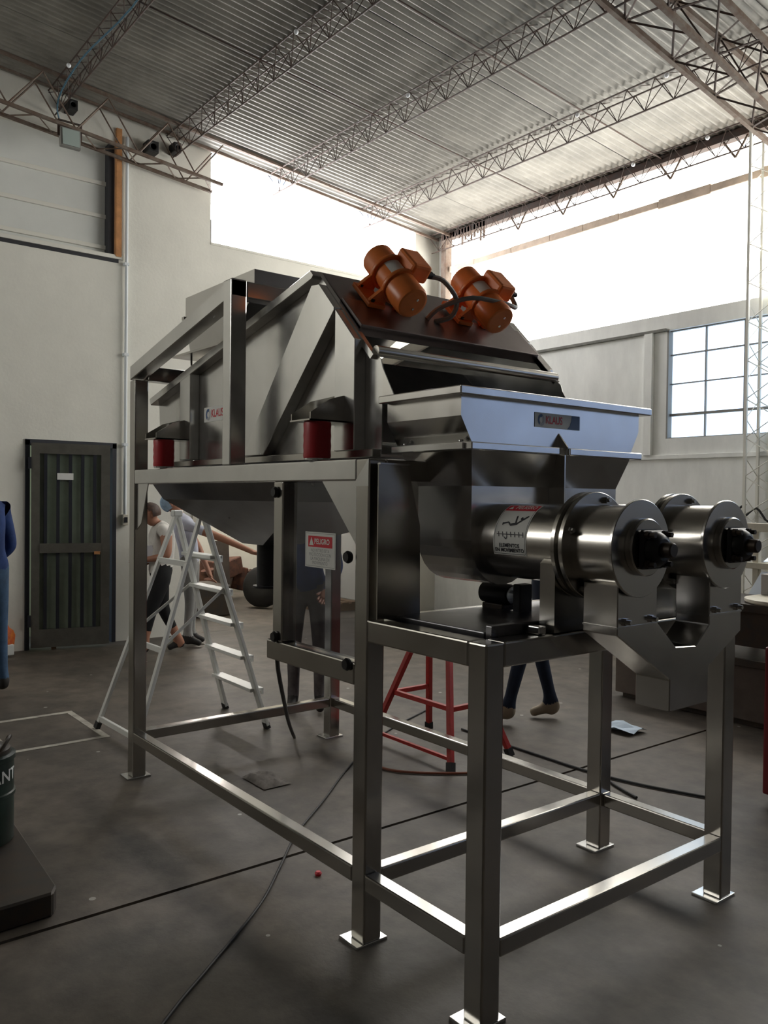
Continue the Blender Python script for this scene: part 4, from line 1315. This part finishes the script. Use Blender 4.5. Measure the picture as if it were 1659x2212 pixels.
# floodlight and loudspeakers up on the wall girder
fq = thing('floodlight', (-3.98, .9, 5.3), 'square floodlight hanging from the wall girder over the sheeted window', 'floodlight')
MB().hexa([(-4.04, .80, 5.17), (-3.98, .80, 5.17), (-3.98, 1.0, 5.17), (-4.04, 1.0, 5.17), (-4.09, .80, 5.37), (-4.0, .80, 5.37), (-4.0, 1.0, 5.37), (-4.09, 1.0, 5.37)], .006).build('housing', 'cable_grey', fq)
MB().hexa([(-3.975, .815, 5.185), (-3.97, .815, 5.185), (-3.97, .985, 5.185), (-3.975, .985, 5.185), (-3.995, .815, 5.355), (-3.99, .815, 5.355), (-3.99, .985, 5.355), (-3.995, .985, 5.355)]).build('glass', 'lamp_glass', fq)
b = MB(); b.bar((-4.03, .79, 5.28), (-4.03, .79, 5.44), .012, .025); b.bar((-4.03, 1.01, 5.28), (-4.03, 1.01, 5.44), .012, .025); b.bar((-4.03, .78, 5.44), (-4.03, 1.02, 5.44), .025, .012)
b.build('bracket', 'truss', fq)
for y, z, w, h, lab in ((1.0, 5.73, .10, .11, 'black loudspeaker under the roof above the floodlight'), (1.88, 5.53, .13, .13, 'square black loudspeaker on the wall right of the sheeted window'),
                        (2.17, 5.60, .09, .11, 'small black loudspeaker beside the bright corner window')):
    o = thing('loudspeaker', (-4.3, y, z), lab, 'loudspeaker', 'loudspeakers on the left wall')
    MB().box(-4.4, -4.24, y - w / 2, y + w / 2, z - h / 2, z + h / 2, .008).build('cabinet', 'speaker', o)
    MB().lathe([(w * .36, 0), (w * .36, .004), (w * .1, -.006)], (-4.24, y, z), (1, 0, 0), 16).build('cone', 'rubber', o)

# ------------------------------------------------------------------ people
def person(name, loc, facing, label, pose, wear, height=1.72, hair='hair', hair_scale=1.0):
    """one continuous skinned body; pose overrides joints given as (left, forward, up) metres for a 1.72 m figure"""
    J = {
        'pelvis': ((0, 0, .93), .120), 'waist': ((0, .0, 1.06), .112), 'chest': ((0, 0, 1.25), .128), 'collar': ((0, -.005, 1.385), .085),
        'neck': ((0, .0, 1.465), .060), 'jaw': ((0, .028, 1.535), .068), 'skull': ((0, .022, 1.61), .104), 'crown': ((0, .016, 1.665), .086),
        'nose': ((0, .112, 1.592), .012),
    }
    for s, e in (('l', 1), ('r', -1)):
        J['sh' + s] = ((.165 * e, 0, 1.365), .062)
        J['el' + s] = ((.215 * e, -.01, 1.10), .043)
        J['wr' + s] = ((.225 * e, .05, .86), .030)
        J['hip' + s] = ((.09 * e, 0, .88), .094)
        J['kn' + s] = ((.10 * e, .015, .49), .060)
        J['an' + s] = ((.10 * e, -.015, .095), .043)
        J['he' + s] = ((.10 * e, -.05, .042), .038)
        J['to' + s] = ((.115 * e, .145, .034), .034)
    J.update({k: (v, J[k][1]) for k, v in pose.items() if k in J})
    E = [('pelvis', 'waist', 'shirt'), ('waist', 'chest', 'shirt'), ('chest', 'collar', 'shirt'), ('collar', 'neck', 'skin'), ('neck', 'jaw', 'skin'),
         ('jaw', 'skull', 'skin'), ('skull', 'crown', 'skin')]
    for s in 'lr':
        E += [('collar', 'sh' + s, 'shirt'), ('sh' + s, 'el' + s, 'sleeve'), ('el' + s, 'wr' + s, 'forearm'),
              ('pelvis', 'hip' + s, 'trousers'), ('hip' + s, 'kn' + s, 'trousers'), ('kn' + s, 'an' + s, 'shin'),
              ('an' + s, 'he' + s, 'shoe'), ('an' + s, 'to' + s, 'shoe')]
    k = height / 1.72
    bulk = wear.get('bulk', 1.0)
    for n in ('pelvis', 'waist', 'chest', 'hipl', 'hipr', 'knl', 'knr', 'shl', 'shr', 'ell', 'elr'):
        J[n] = (J[n][0], J[n][1] * bulk)
    f = V((facing[0], facing[1], 0)).normalized()
    l = V((-f.y, f.x, 0))
    def world(p): return (l * p[0] + f * p[1] + V((0, 0, p[2]))) * k
    nose_p = J.pop('nose')[0]
    names = list(J)
    verts = [world(J[n][0]) for n in names]
    rad = [J[n][1] * k for n in names]
    idx = {n: i for i, n in enumerate(names)}
    edges = [(idx[a], idx[c]) for a, c, _ in E]
    bones = [(verts[idx[a]].copy(), verts[idx[c]].copy(), part_, (rad[idx[a]] + rad[idx[c]]) / 2) for a, c, part_ in E]
    # hands : palm + five fingers
    for s, e in (('l', 1), ('r', -1)):
        w = verts[idx['wr' + s]]
        d = (w - verts[idx['el' + s]]).normalized()
        side = d.cross(f)
        if side.length < .3:
            side = d.cross(V((0, 0, 1)))
        side.normalize()
        nrm = side.cross(d).normalized()
        pi = len(verts)
        verts.append(w + d * .075 * k); rad.append(.030 * k); edges.append((idx['wr' + s], pi))
        bones.append((w, verts[pi], 'hand', .03))
        for q in range(4):
            o_ = (q - 1.5) * .019 * k
            ln = (.072, .082, .078, .060)[q] * k
            a1 = verts[pi] + d * .028 * k + side * o_
            a2 = a1 + d * ln * .5 + nrm * .012 * k
            a3 = a1 + d * ln * .9 + nrm * .034 * k
            i0 = len(verts)
            verts += [a1, a2, a3]; rad += [.0095 * k, .0088 * k, .0075 * k]
            edges += [(pi, i0), (i0, i0 + 1), (i0 + 1, i0 + 2)]
            bones.append((a1, a3, 'hand', .01))
        t1 = verts[pi] - d * .02 * k + side * .034 * k
        t2 = t1 + d * .045 * k + side * .018 * k + nrm * .012 * k
        i0 = len(verts)
        verts += [t1, t2]; rad += [.012 * k, .0095 * k]
        edges += [(pi, i0), (i0, i0 + 1)]
        bones.append((t1, t2, 'hand', .012))
    me = bpy.data.meshes.new(name)
    me.from_pydata([tuple(v) for v in verts], edges, [])
    tmp = bpy.data.objects.new('tmp_body', me)
    COL.objects.link(tmp)
    sk = tmp.modifiers.new('skin', 'SKIN')
    sk.use_smooth_shade = True
    for i, v in enumerate(me.skin_vertices[0].data):
        v.radius = (rad[i], rad[i])
        v.use_root = (i == 0)
    ss = tmp.modifiers.new('subsurf', 'SUBSURF')
    ss.levels = 3
    ss.render_levels = 3
    dg = bpy.context.evaluated_depsgraph_get()
    bm_ = bpy.data.meshes.new_from_object(tmp.evaluated_get(dg))
    bpy.data.objects.remove(tmp)
    bm_.name = name
    slots = ['skin', 'shirt', 'trousers', 'shoe']
    bm_.materials.clear()
    for s_ in slots:
        bm_.materials.append(M[wear[s_]])
    table = {'shirt': 1, 'sleeve': 1 if wear.get('sleeves', True) else 0, 'forearm': 1 if wear.get('long', False) else 0, 'hand': 0, 'skin': 0,
             'trousers': 2, 'shin': 2, 'shoe': 3}
    for p in bm_.polygons:
        p.use_smooth = True
        c = p.center
        best, bd = 0, 1e9
        for a, d_, part_, r_ in bones:
            ab = d_ - a
            t = max(0, min(1, (c - a).dot(ab) / max(1e-9, ab.length_squared)))
            q = ((a + ab * t) - c).length - r_
            if q < bd:
                bd, best = q, part_
                tt = t
        mi = table[best]
        if best == 'sleeve' and not wear.get('long', False) and tt > wear.get('sleeve_end', .75): mi = 0
        if best == 'shin' and tt > wear.get('crop', .93): mi = 0 if wear.get('crop') else 3
        if best == 'shirt' and c.z < (wear.get('waist', .93)) * k: mi = 2
        p.material_index = mi
    # head frame; nose drawn out of the same surface
    hd = V(world(J['skull'][0]))
    jw = V(world(J['jaw'][0]))
    hu = (hd - jw).normalized()
    hf = V(world(nose_p)) - hd
    hf = (hf - hu * hf.dot(hu)).normalized()
    hl = hu.cross(hf).normalized()
    from mathutils.bvhtree import BVHTree
    tree = BVHTree.FromPolygons([v.co for v in bm_.vertices], [tuple(p.vertices) for p in bm_.polygons])
    def on_skin(p, d):
        h = tree.ray_cast(p + d * .25, -d)
        return h[0] if h[0] is not None else p + d * .08
    npt = on_skin(hd - hu * .028 * k, hf)
    for v in bm_.vertices:
        q = v.co - npt
        a, b_ = abs(q.dot(hl)) / (.020 * k), q.dot(hu) / (.034 * k)
        if abs(q.dot(hf)) < .05 * k and a < 1 and -0.8 < b_ < 1.2:
            v.co += hf * .026 * k * (1 - a) * (1 - abs(b_ + .3) / 1.5)
    eye_p = [on_skin(hd + hl * .032 * e * k - hu * .004 * k, hf) for e in (-1, 1)]
    ear_p = [on_skin(hd - hu * .02 * k - hf * .006 * k, hl * e) for e in (-1, 1)]
    mouth_p = on_skin(hd - hu * .068 * k, hf)
    o = bpy.data.objects.new(name, bm_)
    COL.objects.link(o)
    o.location = loc
    tag(o, label, 'person')
    # hair cap, ears, eyes
    base = V(loc)
    rot_ = Matrix((hl, hf, hu)).transposed()
    if hair:
        b = MB()
        b.ball((0, 0, 0), .104 * k * hair_scale, u=20, v=14)
        dele = []
        rot = Matrix((hl, hf, hu)).transposed()
        for v in b.bm.verts:
            if v.co.y > .012 * k + max(0, v.co.z) * 1.15:
                dele.append(v)
            elif v.co.z < -.07 * k:
                dele.append(v)
        bmesh.ops.delete(b.bm, geom=dele, context='VERTS')
        for v in b.bm.verts:
            v.co = rot @ V((v.co.x * .92, v.co.y * 1.06, v.co.z)) + hd + hu * .014 * k - hf * .008 * k + base
        b.build('hair', hair, o)
    for p in eye_p:
        MB().ball(base + p - hf * .004 * k, .009 * k, u=8, v=6).build('eye', 'eye', o)
    for p in ear_p:
        d = (p - hd).normalized()
        b = MB()
        b.ball((0, 0, 0), .027 * k, .32, .62, 1.0, 10, 8)
        for v in b.bm.verts:
            v.co = rot_ @ v.co + base + p
        b.build('ear', 'skin', o)
    b = MB()
    b.ball((0, 0, 0), .022 * k, 1.0, .25, .28, 10, 6)
    for v in b.bm.verts:
        v.co = rot_ @ v.co + base + mouth_p
    b.build('mouth', 'red_dark', o)
    return o

# woman walking left, head bowed, reading a paper
wm = person('person', (-3.42, 1.66, 0), (-.15, -1), 'woman in white top and black cropped trousers walking left, head bowed',
            {'neck': (0, .05, 1.45), 'jaw': (0, .115, 1.475), 'skull': (0, .135, 1.555), 'crown': (0, .145, 1.615), 'nose': (0, .222, 1.51),
             'collar': (0, .015, 1.38), 'elr': (-.25, -.11, 1.12), 'wrr': (-.10, .13, 1.02), 'ell': (.23, .0, 1.10), 'wrl': (.09, .20, 1.06),
             'knl': (.09, .14, .50), 'anl': (.09, .22, .11), 'hel': (.09, .17, .05), 'tol': (.10, .36, .04),
             'knr': (-.09, -.04, .49), 'anr': (-.10, -.24, .10), 'her': (-.10, -.29, .05), 'tor': (-.11, -.10, .034)},
            {'skin': 'skin', 'shirt': 'white_top', 'trousers': 'black_trousers', 'shoe': 'shoe_dark', 'sleeves': False, 'crop': .55, 'waist': .90, 'bulk': 1.22}, 1.60, 'hair', 1.08)
pa = MB().hexa([V((-3.53, 1.44, .93)) + V(p) for p in ((0, 0, 0), (.01, 0, 0), (.17, .14, .03), (.16, .14, .03), (0, -.05, .17), (.01, -.05, .17), (.17, .09, .20), (.16, .09, .20))]).build('document', 'paper')
tag(pa, 'white sheet of paper held by the woman in the white top', 'paper')

# man behind the ladder reaching right to the hopper outlet
mn = person('person', (-3.72, 2.12, 0), (.55, .8), 'man in pale lilac shirt and grey trousers behind the ladder, one arm stretched right',
            {'waist': (0, -.02, 1.06), 'chest': (0, -.06, 1.24), 'collar': (.0, -.09, 1.37), 'neck': (.0, -.14, 1.43), 'jaw': (.0, -.155, 1.50), 'skull': (.0, -.21, 1.575), 'crown': (.0, -.23, 1.63), 'nose': (.0, -.115, 1.53),
             'shr': (-.14, .0, 1.33), 'shl': (.15, -.10, 1.34), 'elr': (-.18, .36, 1.20), 'wrr': (-.20, .66, 1.07), 'ell': (.24, .05, 1.06), 'wrl': (.20, .16, .82)},
            {'skin': 'skin', 'shirt': 'lilac_shirt', 'trousers': 'grey_trousers', 'shoe': 'shoe_dark', 'sleeve_end': .45}, 1.70, 'pale_blue', 1.06)

# man cut by the left edge, hand on hip
lm = person('person', (-2.462, -.208, 0), (-.8, -.6), 'man in blue work shirt and jeans with hand on hip at the left edge',
            {'neck': (.02, .04, 1.465), 'jaw': (.03, .075, 1.535), 'skull': (.03, .08, 1.61), 'crown': (.03, .08, 1.665), 'nose': (.03, .18, 1.592), 'shr': (-.15, .0, 1.365), 'elr': (-.18, -.06, 1.10), 'wrr': (-.15, .12, .95),  'anr': (-.13, -.015, .095), 'knr': (-.12, .0, .49), 'her': (-.13, -.05, .042), 'tor': (-.16, .14, .034)},
            {'skin': 'skin', 'shirt': 'blue_shirt', 'trousers': 'denim', 'shoe': 'shoe_dark', 'long': True, 'waist': .95}, 1.88, 'hair_grey')

# man in dark jeans walking behind the screw tubes
jm = person('person', (.64, 2.92, 0), (-.62, -.78), 'man in dark jeans and beige shoes walking behind the screw tubes',
            {'knl': (.09, .20, .52), 'anl': (.09, .30, .10), 'hel': (.09, .26, .045), 'tol': (.10, .46, .045),
             'knr': (-.09, .03, .49), 'anr': (-.09, -.07, .095), 'her': (-.09, -.11, .042), 'tor': (-.10, .10, .034)},
            {'skin': 'skin', 'shirt': 'denim_dark', 'trousers': 'denim_dark', 'shoe': 'shoe_beige', 'long': True}, 1.70, 'hair_grey')

# worker behind the machine, legs seen below the guard beam
cm = person('person', (-.66, 1.66, 0), (.8, -.6), 'worker in grey-brown trousers standing behind the clear guard',
            {'wrl': (.16, .22, .95), 'wrr': (-.16, .22, .95), 'ell': (.24, .02, 1.1), 'elr': (-.24, .02, 1.1)},
            {'skin': 'skin', 'shirt': 'blue_shirt', 'trousers': 'camo', 'shoe': 'shoe_dark', 'long': True}, 1.72, 'hair_grey')
